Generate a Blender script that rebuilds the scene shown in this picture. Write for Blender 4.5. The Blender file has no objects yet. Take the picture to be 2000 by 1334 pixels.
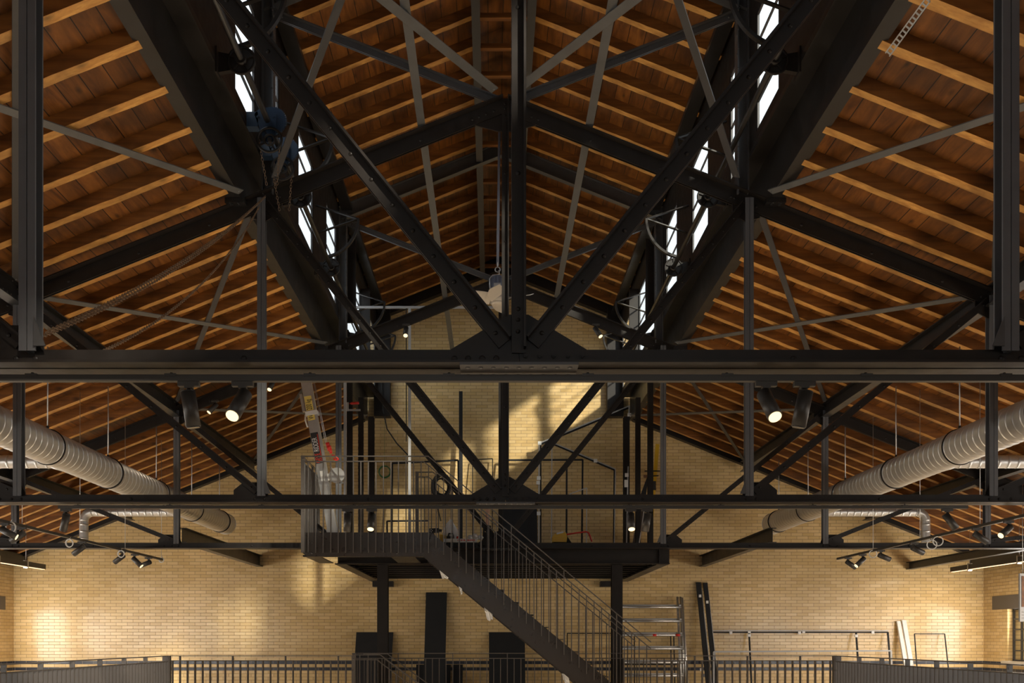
import bpy, math, random
from mathutils import Vector, Matrix

random.seed(7)
S = bpy.context.scene
COL = S.collection
E = 1.4            # eye height above the mezzanine floor
F = 1894.0         # focal length in pixels of the 2000 px wide frame
CX, CY, CAMX = 961.0, 1248.0, -0.137

# ------------------------------------------------------------------ camera, world, sun, exposure
cam_d = bpy.data.cameras.new('camera')
cam = bpy.data.objects.new('camera', cam_d)
COL.objects.link(cam)
cam.location = (CAMX, 0, E)
cam.rotation_euler = (math.pi / 2, 0, 0)
cam_d.sensor_width = 36.0
cam_d.lens = F / 2000 * 36
cam_d.shift_x = (1000 - CX) / 2000
cam_d.shift_y = (CY - 667) / 2000
cam_d.clip_start = 0.05
cam_d.clip_end = 300
S.camera = cam

S.view_settings.view_transform = 'Standard'
S.view_settings.look = 'None'
S.view_settings.gamma = 1
S.view_settings.exposure = -0.35
S.view_settings.use_curve_mapping = False

w = bpy.data.worlds.new('sky')
S.world = w
w.use_nodes = True
wn = w.node_tree.nodes
bg = wn['Background']
bg.inputs['Color'].default_value = (0.90, 0.95, 1.0, 1)
bg.inputs['Strength'].default_value = 2.6

sun_d = bpy.data.lights.new('sun', 'SUN')
sun_d.energy = 7.5
sun_d.angle = math.radians(3.0)
sun_d.color = (1.0, 0.90, 0.74)
sun = bpy.data.objects.new('sun', sun_d)
COL.objects.link(sun)
SUN_DIR = Vector((-1.0, 1.7, -0.7)).normalized()
sun.rotation_euler = SUN_DIR.to_track_quat('-Z', 'Y').to_euler()
sun.location = (20, -20, 20)


def area_light(name, loc, direction, sx, sy, power, color):
    d = bpy.data.lights.new(name, 'AREA')
    d.shape = 'RECTANGLE'
    d.size, d.size_y = sx, sy
    d.energy = power
    d.color = color
    o = bpy.data.objects.new(name, d)
    COL.objects.link(o)
    o.location = loc
    o.rotation_euler = Vector(direction).to_track_quat('-Z', 'Y').to_euler()
    return o


# unseen fill lights added over the pale ground floor, to light the roof by bounce
area_light('ground_floor_fill', (0, 4.5, -0.7), (0, 0, -1), 8.0, 4.0, 240, (1.0, 0.88, 0.72))
area_light('ground_floor_fill', (0, 10.8, -0.7), (0, 0, -1), 8.0, 5.0, 1150, (1.0, 0.88, 0.72))

# ------------------------------------------------------------------ materials


def mat(name, color, rough=0.5, metal=0.0, noise=0.0, nscale=6.0, bump=0.0, spec=0.5):
    m = bpy.data.materials.new(name)
    m.use_nodes = True
    nt = m.node_tree
    b = nt.nodes['Principled BSDF']
    b.inputs['Base Color'].default_value = (*color, 1)
    b.inputs['Roughness'].default_value = rough
    b.inputs['Metallic'].default_value = metal
    b.inputs['Specular IOR Level'].default_value = spec
    if noise or bump:
        tc = nt.nodes.new('ShaderNodeTexCoord')
        n = nt.nodes.new('ShaderNodeTexNoise')
        n.inputs['Scale'].default_value = nscale
        n.inputs['Detail'].default_value = 5
        nt.links.new(tc.outputs['Object'], n.inputs['Vector'])
        if noise:
            mx = nt.nodes.new('ShaderNodeMix')
            mx.data_type = 'RGBA'
            mx.inputs[6].default_value = (*[c * (1 - noise) for c in color], 1)
            mx.inputs[7].default_value = (*[min(1, c * (1 + noise)) for c in color], 1)
            nt.links.new(n.outputs['Fac'], mx.inputs[0])
            nt.links.new(mx.outputs[2], b.inputs['Base Color'])
            mr = nt.nodes.new('ShaderNodeMapRange')
            mr.inputs['To Min'].default_value = max(0.03, rough - 0.12)
            mr.inputs['To Max'].default_value = min(1, rough + 0.12)
            nt.links.new(n.outputs['Fac'], mr.inputs['Value'])
            nt.links.new(mr.outputs[0], b.inputs['Roughness'])
        if bump:
            bp = nt.nodes.new('ShaderNodeBump')
            bp.inputs['Strength'].default_value = bump
            bp.inputs['Distance'].default_value = 0.01
            nt.links.new(n.outputs['Fac'], bp.inputs['Height'])
            nt.links.new(bp.outputs[0], b.inputs['Normal'])
    return m


def glow(name, color, strength):
    m = bpy.data.materials.new(name)
    m.use_nodes = True
    b = m.node_tree.nodes['Principled BSDF']
    b.inputs['Base Color'].default_value = (*color, 1)
    b.inputs['Emission Color'].default_value = (*color, 1)
    b.inputs['Emission Strength'].default_value = strength
    return m


def wood_mat(name, dark, light, boards):
    m = bpy.data.materials.new(name)
    m.use_nodes = True
    nt = m.node_tree
    N, L = nt.nodes.new, nt.links.new
    b = nt.nodes['Principled BSDF']
    b.inputs['Roughness'].default_value = 0.5
    tc = N('ShaderNodeTexCoord')
    mp = N('ShaderNodeMapping')
    L(tc.outputs['Object'], mp.inputs['Vector'])
    n = N('ShaderNodeTexNoise')
    n.inputs['Detail'].default_value = 6
    n.inputs['Roughness'].default_value = 0.62
    n.inputs['Distortion'].default_value = 1.0 if boards else 0.25
    n.inputs['Scale'].default_value = 1.0
    # grain runs along Y for boards, along X for rafters
    mp.inputs['Scale'].default_value = (9, 1.3, 9) if boards else (0.8, 16, 16)
    L(mp.outputs[0], n.inputs['Vector'])
    rp = N('ShaderNodeValToRGB')
    rp.color_ramp.elements[0].position = 0.3
    rp.color_ramp.elements[0].color = (*dark, 1)
    rp.color_ramp.elements[1].position = 0.72
    rp.color_ramp.elements[1].color = (*light, 1)
    L(n.outputs['Fac'], rp.inputs[0])
    col = rp.outputs[0]
    # knots and old stains
    v = N('ShaderNodeTexVoronoi')
    v.inputs['Scale'].default_value = 1.0
    mp2 = N('ShaderNodeMapping')
    mp2.inputs['Scale'].default_value = (5.5, 2.6, 5.5) if boards else (1.9, 4, 4)
    L(tc.outputs['Object'], mp2.inputs['Vector'])
    L(mp2.outputs[0], v.inputs['Vector'])
    kr = N('ShaderNodeMapRange')
    kr.inputs['From Min'].default_value = 0.02
    kr.inputs['From Max'].default_value = 0.16
    kr.inputs['To Min'].default_value = 0.35
    kr.inputs['To Max'].default_value = 1.0
    L(v.outputs['Distance'], kr.inputs['Value'])
    st = N('ShaderNodeTexNoise')
    st.inputs['Scale'].default_value = 1.7
    st.inputs['Detail'].default_value = 4
    L(tc.outputs['Object'], st.inputs['Vector'])
    sr = N('ShaderNodeMapRange')
    sr.inputs['From Min'].default_value = 0.36
    sr.inputs['From Max'].default_value = 0.6
    sr.inputs['To Min'].default_value = 0.5
    sr.inputs['To Max'].default_value = 1.0
    L(st.outputs['Fac'], sr.inputs['Value'])
    mm = N('ShaderNodeMath')
    mm.operation = 'MULTIPLY'
    L(kr.outputs[0], mm.inputs[0])
    L(sr.outputs[0], mm.inputs[1])
    fac = mm.outputs[0]
    if boards:
        sx = N('ShaderNodeSeparateXYZ')
        L(tc.outputs['Object'], sx.inputs[0])
        cb = N('ShaderNodeCombineXYZ')
        L(sx.outputs['Y'], cb.inputs['X'])
        L(sx.outputs['X'], cb.inputs['Y'])
        br = N('ShaderNodeTexBrick')
        br.inputs['Color1'].default_value = (1, 1, 1, 1)
        br.inputs['Color2'].default_value = (0.62, 0.6, 0.58, 1)
        br.inputs['Mortar'].default_value = (0.03, 0.02, 0.01, 1)
        br.inputs['Scale'].default_value = 1.0
        br.inputs['Brick Width'].default_value = 3.1
        br.inputs['Row Height'].default_value = 0.187
        br.inputs['Mortar Size'].default_value = 0.0045
        br.inputs['Mortar Smooth'].default_value = 0.2
        br.offset = 0.37
        L(cb.outputs[0], br.inputs['Vector'])
        m1 = N('ShaderNodeMix')
        m1.data_type = 'RGBA'
        m1.blend_type = 'MULTIPLY'
        m1.inputs[0].default_value = 1
        L(col, m1.inputs[6])
        L(br.outputs['Color'], m1.inputs[7])
        col = m1.outputs[2]
    m2 = N('ShaderNodeMix')
    m2.data_type = 'RGBA'
    m2.blend_type = 'MULTIPLY'
    m2.inputs[0].default_value = 1
    L(col, m2.inputs[6])
    L(fac, m2.inputs[7])
    L(m2.outputs[2], b.inputs['Base Color'])
    bp = N('ShaderNodeBump')
    bp.inputs['Strength'].default_value = 0.25
    bp.inputs['Distance'].default_value = 0.01
    L(n.outputs['Fac'], bp.inputs['Height'])
    L(bp.outputs[0], b.inputs['Normal'])
    return m


def brick_mat(name, axis):
    """Yellow glazed brick in courses of 66 mm, two dark blue courses."""
    m = bpy.data.materials.new(name)
    m.use_nodes = True
    nt = m.node_tree
    N, L = nt.nodes.new, nt.links.new
    b = nt.nodes['Principled BSDF']
    g = N('ShaderNodeNewGeometry')
    sx = N('ShaderNodeSeparateXYZ')
    L(g.outputs['Position'], sx.inputs[0])
    zz = N('ShaderNodeMath')
    zz.operation = 'SUBTRACT'
    zz.inputs[1].default_value = 0.023
    L(sx.outputs['Z'], zz.inputs[0])
    cb = N('ShaderNodeCombineXYZ')
    L(sx.outputs[axis], cb.inputs['X'])
    L(zz.outputs[0], cb.inputs['Y'])

    def bricks(c1, c2, mo):
        br = N('ShaderNodeTexBrick')
        br.inputs['Color1'].default_value = (*c1, 1)
        br.inputs['Color2'].default_value = (*c2, 1)
        br.inputs['Mortar'].default_value = (*mo, 1)
        br.inputs['Scale'].default_value = 1.0
        br.inputs['Brick Width'].default_value = 0.232
        br.inputs['Row Height'].default_value = 0.066
        br.inputs['Mortar Size'].default_value = 0.0042
        br.inputs['Mortar Smooth'].default_value = 0.3
        br.inputs['Bias'].default_value = -0.1
        L(cb.outputs[0], br.inputs['Vector'])
        return br
    ye = bricks((0.74, 0.54, 0.265), (0.63, 0.43, 0.18), (0.27, 0.17, 0.08))
    bl = bricks((0.035, 0.042, 0.06), (0.05, 0.056, 0.075), (0.25, 0.20, 0.14))
    row = N('ShaderNodeMath')
    row.operation = 'DIVIDE'
    row.inputs[1].default_value = 0.066
    L(zz.outputs[0], row.inputs[0])
    fl = N('ShaderNodeMath')
    fl.operation = 'FLOOR'
    L(row.outputs[0], fl.inputs[0])
    cmps = []
    for k in (13, 11):
        c = N('ShaderNodeMath')
        c.operation = 'COMPARE'
        c.inputs[1].default_value = k
        c.inputs[2].default_value = 0.1
        L(fl.outputs[0], c.inputs[0])
        cmps.append(c)
    ad = N('ShaderNodeMath')
    ad.operation = 'ADD'
    L(cmps[0].outputs[0], ad.inputs[0])
    L(cmps[1].outputs[0], ad.inputs[1])
    mx = N('ShaderNodeMix')
    mx.data_type = 'RGBA'
    L(ad.outputs[0], mx.inputs[0])
    L(ye.outputs['Color'], mx.inputs[6])
    L(bl.outputs['Color'], mx.inputs[7])
    # old staining in broad patches
    ns = N('ShaderNodeTexNoise')
    ns.inputs['Scale'].default_value = 0.55
    ns.inputs['Detail'].default_value = 6
    L(g.outputs['Position'], ns.inputs['Vector'])
    r1 = N('ShaderNodeMapRange')
    r1.inputs['From Min'].default_value = 0.35
    r1.inputs['From Max'].default_value = 0.65
    r1.inputs['To Min'].default_value = 0.84
    r1.inputs['To Max'].default_value = 1.08
    L(ns.outputs['Fac'], r1.inputs['Value'])
    m2 = N('ShaderNodeMix')
    m2.data_type = 'RGBA'
    m2.blend_type = 'MULTIPLY'
    m2.inputs[0].default_value = 1
    L(mx.outputs[2], m2.inputs[6])
    L(r1.outputs[0], m2.inputs[7])
    L(m2.outputs[2], b.inputs['Base Color'])
    # glaze: each brick sits at a slightly different tilt
    n2 = N('ShaderNodeTexNoise')
    n2.inputs['Scale'].default_value = 7.0
    n2.inputs['Detail'].default_value = 2
    L(g.outputs['Position'], n2.inputs['Vector'])
    hh = N('ShaderNodeMath')
    hh.operation = 'MULTIPLY_ADD'
    hh.inputs[1].default_value = -1.0
    L(ye.outputs['Fac'], hh.inputs[0])
    L(n2.outputs['Fac'], hh.inputs[2])
    bp = N('ShaderNodeBump')
    bp.inputs['Strength'].default_value = 0.22
    bp.inputs['Distance'].default_value = 0.012
    L(hh.outputs[0], bp.inputs['Height'])
    L(bp.outputs[0], b.inputs['Normal'])
    rr = N('ShaderNodeMapRange')
    rr.inputs['To Min'].default_value = 0.2
    rr.inputs['To Max'].default_value = 0.8
    L(ye.outputs['Fac'], rr.inputs['Value'])
    L(rr.outputs[0], b.inputs['Roughness'])
    return m


def glass_mat():
    m = bpy.data.materials.new('window_glass')
    m.use_nodes = True
    nt = m.node_tree
    nt.nodes.remove(nt.nodes['Principled BSDF'])
    t = nt.nodes.new('ShaderNodeBsdfTransparent')
    t.inputs['Color'].default_value = (0.93, 0.95, 0.95, 1)
    gl = nt.nodes.new('ShaderNodeBsdfGlossy')
    gl.inputs['Roughness'].default_value = 0.05
    lw = nt.nodes.new('ShaderNodeLayerWeight')
    lw.inputs['Blend'].default_value = 0.5
    pw = nt.nodes.new('ShaderNodeMath')
    pw.operation = 'POWER'
    pw.inputs[1].default_value = 5.0
    nt.links.new(lw.outputs['Facing'], pw.inputs[0])
    fr = nt.nodes.new('ShaderNodeMath')
    fr.operation = 'MULTIPLY_ADD'
    fr.inputs[1].default_value = 0.5
    fr.inputs[2].default_value = 0.03
    nt.links.new(pw.outputs[0], fr.inputs[0])
    mx = nt.nodes.new('ShaderNodeMixShader')
    nt.links.new(fr.outputs[0], mx.inputs[0])
    nt.links.new(t.outputs[0], mx.inputs[1])
    nt.links.new(gl.outputs[0], mx.inputs[2])
    nt.links.new(mx.outputs[0], nt.nodes['Material Output'].inputs[0])
    return m


def galv_mat():
    return mat('galvanised_steel', (0.66, 0.65, 0.63), 0.36, 0.72, 0.06, 3.0)


BLACK = mat('black_steel_paint', (0.017, 0.0135, 0.0115), 0.42, 0, 0.35, 9, 0.06, 0.3)
STEEL = mat('grey_black_steel_paint', (0.062, 0.06, 0.061), 0.40, 0, 0.2, 12, 0.05)
BAR = mat('bare_grey_flat_bar', (0.15, 0.15, 0.148), 0.38, 0.3, 0.2, 8)
POSTM = mat('slate_grey_steel_paint', (0.095, 0.095, 0.10), 0.40, 0, 0.15, 12, 0.05)
GIRD = mat('brown_black_girder_paint', (0.015, 0.0132, 0.0125), 0.36, 0, 0.45, 4, 0.08)
RAILM = mat('brown_black_railing_paint', (0.036, 0.030, 0.027), 0.30, 0, 0.1, 10)
RAILB = mat('umber_grey_railing_paint', (0.095, 0.084, 0.076), 0.32, 0, 0.1, 10)
LAMPB = mat('black_lamp_housing', (0.055, 0.049, 0.043), 0.42, 0.35)
MATTE = mat('matt_black_board', (0.008, 0.008, 0.009), 0.7, 0, 0.2, 5)
GALV = galv_mat()
ALU = mat('dull_aluminium', (0.62, 0.61, 0.59), 0.36, 0.85, 0.1, 12)
ZINC = mat('bright_zinc_wire', (0.6, 0.6, 0.6), 0.4, 0.8)
LGREY = mat('light_grey_coating', (0.42, 0.42, 0.42), 0.45)
WHITE = mat('white_tape', (0.8, 0.79, 0.76), 0.6)
PAPER = mat('crumpled_white_plastic', (0.78, 0.77, 0.75), 0.5, 0, 0.1, 9, 0.3)
BLUE = mat('blue_machine_enamel', (0.02, 0.042, 0.085), 0.4, 0, 0.25, 8)
RUST = mat('rusty_chain_steel', (0.20, 0.13, 0.08), 0.55, 0.5, 0.3, 30)
RED = mat('red_plastic', (0.62, 0.03, 0.02), 0.4)
YELLOW = mat('yellow_plastic', (0.78, 0.48, 0.04), 0.4)
GREEN = mat('green_cord', (0.03, 0.16, 0.05), 0.5)
LABELY = mat('yellow_sticker', (0.80, 0.62, 0.16), 0.5)
INK = mat('black_ink', (0.02, 0.02, 0.02), 0.6)
REDINK = mat('red_ink', (0.75, 0.05, 0.02), 0.5)
FANB = mat('pale_fan_blade', (0.62, 0.57, 0.50), 0.45)
FANM = mat('blue_grey_motor', (0.16, 0.18, 0.24), 0.4)
FLOORM = mat('pale_poured_floor', (0.50, 0.44, 0.36), 0.45, 0, 0.12, 1.5)
STONE = mat('pale_stone_sill', (0.58, 0.52, 0.42), 0.6, 0, 0.15, 6)
LINT = mat('brown_grey_steel_lintel', (0.10, 0.085, 0.072), 0.5, 0, 0.15, 3)
BOARDW = wood_mat('orange_roof_boards', (0.11, 0.033, 0.005), (0.38, 0.138, 0.020), True)
RAFTW = wood_mat('stained_rafter_timber', (0.15, 0.050, 0.008), (0.38, 0.145, 0.028), False)
RAFTB = wood_mat('sanded_lit_rafter_underside', (0.50, 0.21, 0.042), (0.88, 0.47, 0.125), False)  # sanded wood; light from below put into the colour, sides darkened to match
BRICKX = brick_mat('yellow_glazed_brick', 'X')
BRICKY = brick_mat('yellow_glazed_brick_side', 'Y')
GLASS = glass_mat()
LIT = glow('lit_lamp_lens', (1.0, 0.80, 0.46), 1.9)
LITBAR = glow('lit_led_diffuser', (1.0, 0.72, 0.44), 1.5)
UNLIT = mat('dark_lamp_lens', (0.05, 0.05, 0.05), 0.2)

# ------------------------------------------------------------------ mesh helpers


class MB:
    def __init__(self):
        self.v, self.f, self.sm = [], [], []

    def add(self, vs, fs, smooth=False):
        k = len(self.v)
        self.v += [tuple(p) for p in vs]
        self.f += [tuple(i + k for i in f) for f in fs]
        self.sm += [smooth] * len(fs)
        return self

    def box(self, x0, x1, y0, y1, z0, z1):
        x0, x1 = min(x0, x1), max(x0, x1)
        y0, y1 = min(y0, y1), max(y0, y1)
        z0, z1 = min(z0, z1), max(z0, z1)
        return self.add([(x0, y0, z0), (x1, y0, z0), (x1, y1, z0), (x0, y1, z0),
                         (x0, y0, z1), (x1, y0, z1), (x1, y1, z1), (x0, y1, z1)],
                        [(3, 2, 1, 0), (4, 5, 6, 7), (0, 1, 5, 4), (1, 2, 6, 5), (2, 3, 7, 6), (3, 0, 4, 7)])

    def prof(self, pts, p0, p1, a, b, smooth=False):
        """Extrude the 2D profile pts (in axes a, b) from p0 to p1."""
        p0, p1, a, b = Vector(p0), Vector(p1), Vector(a), Vector(b)
        if a.cross(b).dot(p1 - p0) < 0:
            pts = pts[::-1]
        n = len(pts)
        vs = [p0 + a * q[0] + b * q[1] for q in pts] + [p1 + a * q[0] + b * q[1] for q in pts]
        fs = [(i, (i + 1) % n, (i + 1) % n + n, i + n) for i in range(n)]
        k = len(self.v)
        self.add(vs, fs, smooth)
        self.add([], [])
        self.f += [tuple(k + i for i in reversed(range(n))), tuple(k + n + i for i in range(n))]
        self.sm += [False, False]
        return self

    def bar(self, p0, p1, wa, wb, a=None):
        """Rectangular bar, width wa along axis a and wb across."""
        p0, p1 = Vector(p0), Vector(p1)
        d = (p1 - p0).normalized()
        if a is None:
            a = Vector((0, 0, 1)) if abs(d.z) < 0.9 else Vector((1, 0, 0))
        a = Vector(a)
        a = (a - d * a.dot(d)).normalized()
        b = d.cross(a)
        x, y = wa / 2, wb / 2
        return self.prof([(-x, -y), (x, -y), (x, y), (-x, y)], p0, p1, a, b)

    def cyl(self, p0, p1, r, n=12, r1=None):
        p0, p1 = Vector(p0), Vector(p1)
        r1 = r if r1 is None else r1
        d = (p1 - p0).normalized()
        a = d.orthogonal().normalized()
        b = d.cross(a)
        k = len(self.v)
        for p, rr in ((p0, r), (p1, r1)):
            for i in range(n):
                t = 2 * math.pi * i / n
                self.v.append(tuple(p + a * rr * math.cos(t) + b * rr * math.sin(t)))
        for i in range(n):
            self.f.append((k + i, k + (i + 1) % n, k + n + (i + 1) % n, k + n + i))
            self.sm.append(True)
        self.f += [tuple(k + i for i in reversed(range(n))), tuple(k + n + i for i in range(n))]
        self.sm += [False, False]
        return self

    def tube(self, pts, r, n=8, closed=False):
        pts = [Vector(p) for p in pts]
        m = len(pts)
        k = len(self.v)
        prev = None
        for i, p in enumerate(pts):
            if closed:
                d = pts[(i + 1) % m] - pts[i - 1]
            else:
                d = pts[min(i + 1, m - 1)] - pts[max(i - 1, 0)]
            d.normalize()
            a = d.orthogonal().normalized() if prev is None else (prev - d * prev.dot(d)).normalized()
            prev = a
            b = d.cross(a)
            for j in range(n):
                t = 2 * math.pi * j / n
                self.v.append(tuple(p + a * r * math.cos(t) + b * r * math.sin(t)))
        for i in range(m if closed else m - 1):
            i2 = (i + 1) % m
            for j in range(n):
                self.f.append((k + i * n + j, k + i * n + (j + 1) % n, k + i2 * n + (j + 1) % n, k + i2 * n + j))
                self.sm.append(True)
        if not closed:
            self.f += [tuple(k + j for j in reversed(range(n))), tuple(k + (m - 1) * n + j for j in range(n))]
            self.sm += [False, False]
        return self

    def ring(self, c, axis, R, r, n=24, m=8, a0=0.0, a1=2 * math.pi, ref=None):
        axis = Vector(axis).normalized()
        a = axis.orthogonal().normalized() if ref is None else Vector(ref)
        b = axis.cross(a)
        full = abs(a1 - a0 - 2 * math.pi) < 1e-6
        q = n if full else n + 1
        pts = [Vector(c) + (a * math.cos(a0 + (a1 - a0) * i / n) + b * math.sin(a0 + (a1 - a0) * i / n)) * R for i in range(q)]
        return self.tube(pts, r, m, full)

    def dome(self, c, d, r, n=10, flat=0.6):
        """Rivet head: a flattened dome standing on c along d."""
        c, d = Vector(c), Vector(d).normalized()
        a = d.orthogonal().normalized()
        b = d.cross(a)
        k = len(self.v)
        rings = ((1.0, 0.0), (0.86, 0.5), (0.5, 0.87))
        for rr, h in rings:
            for i in range(n):
                t = 2 * math.pi * i / n
                self.v.append(tuple(c + (a * math.cos(t) + b * math.sin(t)) * r * rr + d * r * h * flat))
        self.v.append(tuple(c + d * r * flat))
        for q in range(2):
            for i in range(n):
                self.f.append((k + q * n + i, k + q * n + (i + 1) % n, k + (q + 1) * n + (i + 1) % n, k + (q + 1) * n + i))
                self.sm.append(True)
        for i in range(n):
            self.f.append((k + 2 * n + i, k + 2 * n + (i + 1) % n, k + 3 * n))
            self.sm.append(True)
        return self

    def hexbolt(self, c, d, r):
        c, d = Vector(c), Vector(d).normalized()
        self.cyl(c, c + d * r * 0.25, r * 1.25, 14)
        self.cyl(c + d * r * 0.25, c + d * r * 0.9, r, 6)
        return self.cyl(c + d * r * 0.9, c + d * r * 1.25, r * 0.5, 8)

    def poly(self, pts, axis_a, axis_b, origin, depth_vec):
        """Flat polygon plate in plane (axis_a, axis_b) given thickness depth_vec."""
        return self.prof(pts, origin, Vector(origin) + Vector(depth_vec), axis_a, axis_b)

    def build(self, name, material, parent=None, base=None):
        off = Vector((0, 0, 0))
        if parent is not None:
            q = parent
            while q is not None:
                off += q.location
                q = q.parent
        elif base is not None:
            off = Vector(base)
        else:
            xs = [p[0] for p in self.v]
            ys = [p[1] for p in self.v]
            zs = [p[2] for p in self.v]
            off = Vector(((min(xs) + max(xs)) / 2, (min(ys) + max(ys)) / 2, min(zs)))
        me = bpy.data.meshes.new(name)
        me.from_pydata([(p[0] - off.x, p[1] - off.y, p[2] - off.z) for p in self.v], [], self.f)
        me.polygons.foreach_set('use_smooth', self.sm)
        me.materials.append(material)
        me.update()
        o = bpy.data.objects.new(name, me)
        COL.objects.link(o)
        if parent is not None:
            o.parent = parent
        else:
            o.location = off
        return o


def tag(o, label, cat, group=None):
    o['label'] = label
    o['category'] = cat
    if group:
        o['group'] = group
    return o


def thing(name, label, cat, loc, group=None):
    o = bpy.data.objects.new(name, None)
    o.empty_display_size = 0.2
    COL.objects.link(o)
    o.location = loc
    return tag(o, label, cat, group)


def struct(o):
    o['kind'] = 'structure'
    return o


def copy_thing(o, label=None, group=None, parent=None):
    c = o.copy()
    COL.objects.link(c)
    if parent is not None:
        c.parent = parent
    for ch in list(o.children):
        copy_thing(ch, parent=c)
    if label:
        c['label'] = label
    if group:
        c['group'] = group
    return c


def W(px, py, Y):
    """World point that the photograph shows at (px, py) at distance Y."""
    return Vector(((px - CX) * Y / F + CAMX, Y, E + (CY - py) * Y / F))


def ordinal(n):
    return ['first', 'second', 'third', 'fourth', 'fifth', 'sixth', 'seventh', 'eighth', 'ninth', 'tenth', 'eleventh', 'twelfth'][n - 1]


XA, YA, ZA = Vector((1, 0, 0)), Vector((0, 1, 0)), Vector((0, 0, 1))


def RECT(a0, a1, b0, b1):
    return [(a0, b0), (a1, b0), (a1, b1), (a0, b1)]


def ISEC(h, wd, tf, tw):
    """I section, a = across, b = up from 0 to h."""
    x, t = wd / 2, tw / 2
    return [(-x, 0), (x, 0), (x, tf), (t, tf), (t, h - tf), (x, h - tf), (x, h), (-x, h), (-x, h - tf), (-t, h - tf), (-t, tf), (-x, tf)]


# ------------------------------------------------------------------ the roof lines
def chord_z(x):               # centre line of the truss top chords
    return E + 5.5 - 0.4 * abs(x)


def board_z(x):               # underside of the main roof boards
    return chord_z(x) + 0.25


def lboard_z(x):              # underside of the lantern roof boards
    return E + 7.82 - 0.4 * abs(x)


YW = 20.0                     # face of the end wall
YF = -6.0                     # where the built part of the hall stops behind the camera
SL = math.hypot(1, 0.4)
NUP = Vector((0.4, 0, 1)).normalized()

# ------------------------------------------------------------------ room shell
# end wall with the raised lantern gable
out = [(-10.3, -3.7), (10.3, -3.7), (10.3, board_z(10.3) + .15), (2.75, board_z(2.75) + .15), (2.75, lboard_z(2.75) + .1), (0, lboard_z(0) + .1),
       (-2.75, lboard_z(2.75) + .1), (-2.75, board_z(2.75) + .15), (-10.3, board_z(10.3) + .15)]
struct(MB().poly(out, XA, ZA, (0, YW, 0), (0, 0.35, 0)).build('wall_back', BRICKX, base=(0, YW, 0)))

WINY = [18.47 - 2.5 * i for i in range(9)]


def side_wall(s, name):
    m = MB()
    top = board_z(10.0) + .05
    z0, z1 = 0.97, 1.99
    xa, xb = s * 10.0, s * 10.4
    m.box(xa, xb, YF, YW + .3, -3.7, z0)
    m.box(xa, xb, YF, YW + .3, z1, top)
    edges = [YF] + [q for y in reversed(WINY) for q in (y - .6, y + .6)] + [YW + .3]
    for i in range(0, len(edges), 2):
        m.box(xa, xb, edges[i], edges[i + 1], z0, z1)
    struct(m.build(name, BRICKY))


# wall behind the camera; its unseen window is added to light the posts
m = MB()
m.poly([p for p in out if p[1] < 0] + [(10.3, 3.0), (-10.3, 3.0)], XA, ZA, (0, YF - .3, 0), (0, .3, 0))
m.poly([(10.3, 3.0), (10.3, board_z(10.3)), (4, board_z(4)), (4, 3.0)], XA, ZA, (0, YF - .3, 0), (0, .3, 0))
m.poly([(-10.3, 3.0), (-10.3, board_z(10.3)), (-4, board_z(4)), (-4, 3.0)], XA, ZA, (0, YF - .3, 0), (0, .3, 0))
m.box(-4, 4, YF - .3, YF, 5.0, 9.3)
struct(m.build('wall_front', BRICKX, base=(0, YF, 0)))
m = MB()
for k in range(9):
    m.box(-4 + k - .03, -4 + k + .03, YF - .2, YF - .1, 3.0, 5.0)
for k in range(4):
    m.box(-4, 4, YF - .2, YF - .1, 3.0 + .667 * k - .03, 3.0 + .667 * k + .03)
o = struct(m.build('window_60', STEEL))
MB().box(-4, 4, YF - .155, YF - .145, 3.0, 5.0).build('glass_pane', GLASS, o)
# brick house across the alley on the window side
struct(MB().box(13.6, 14.0, YF - 12, YW + 8, -3.75, 5.2).build('wall_outside', BRICKY))
side_wall(-1, 'wall_left')
side_wall(1, 'wall_right')
wn_count = 0


def side_window(s, y):
    """Steel window of 4 by 4 panes with a steel lintel and stone sill."""
    global wn_count
    wn_count += 1
    m = MB()
    x = s * 10.12
    z0, z1 = 0.97, 1.99
    for k in range(5):
        yy = y - .6 + .3 * k
        t = .03 if k in (0, 4) else .014
        m.box(x - .02, x + .02, yy - t, yy + t, z0, z1)
    for k in range(6):
        zz = z0 + (z1 - z0) * k / 5
        t = .03 if k in (0, 5) else .014
        m.box(x - .02, x + .02, y - .6, y + .6, zz - t, zz + t)
    o = struct(m.build('window_%d' % wn_count, STEEL))
    MB().box(x + .004, x + .010, y - .6, y + .6, z0, z1).build('glass_pane', GLASS, o)
    MB().box(s * 9.985, s * 10.12, y - 1.16, y + 1.16, z1, z1 + .27).build('lintel', LINT, o)
    MB().box(s * 9.93, s * 10.1, y - .72, y + .72, z0 - .09, z0).build('sill', STONE, o)


for s in (-1, 1):
    for y in WINY:
        side_window(s, y)
        # daylight of that window
        area_light('window_daylight', (s * 9.9, y, 1.48), (-s, .25, .1), 1.0, 1.2, 55, (1.0, .95, .88))


def slope(s, x0, x1, zf, name, y0, y1):
    m = MB()
    zt0, zt1 = zf(x0), zf(x1)
    m.prof([(s * x0, zt0), (s * x1, zt1), (s * x1, zt1 + .06), (s * x0, zt0 + .06)], (0, y0, 0), (0, y1, 0), XA, ZA)
    return struct(m.build(name, BOARDW, base=(0, 0, 0)))


slope(-1, 2.73, 10.4, board_z, 'ceiling_left', YF, YW + .3)
slope(1, 2.73, 10.4, board_z, 'ceiling_right', YF, YW + .3)
slope(-1, 0.0, 2.6, lboard_z, 'ceiling_lantern_left', YF, YW + .3)
slope(1, 0.0, 2.6, lboard_z, 'ceiling_lantern_right', YF, YW + .3)

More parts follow.
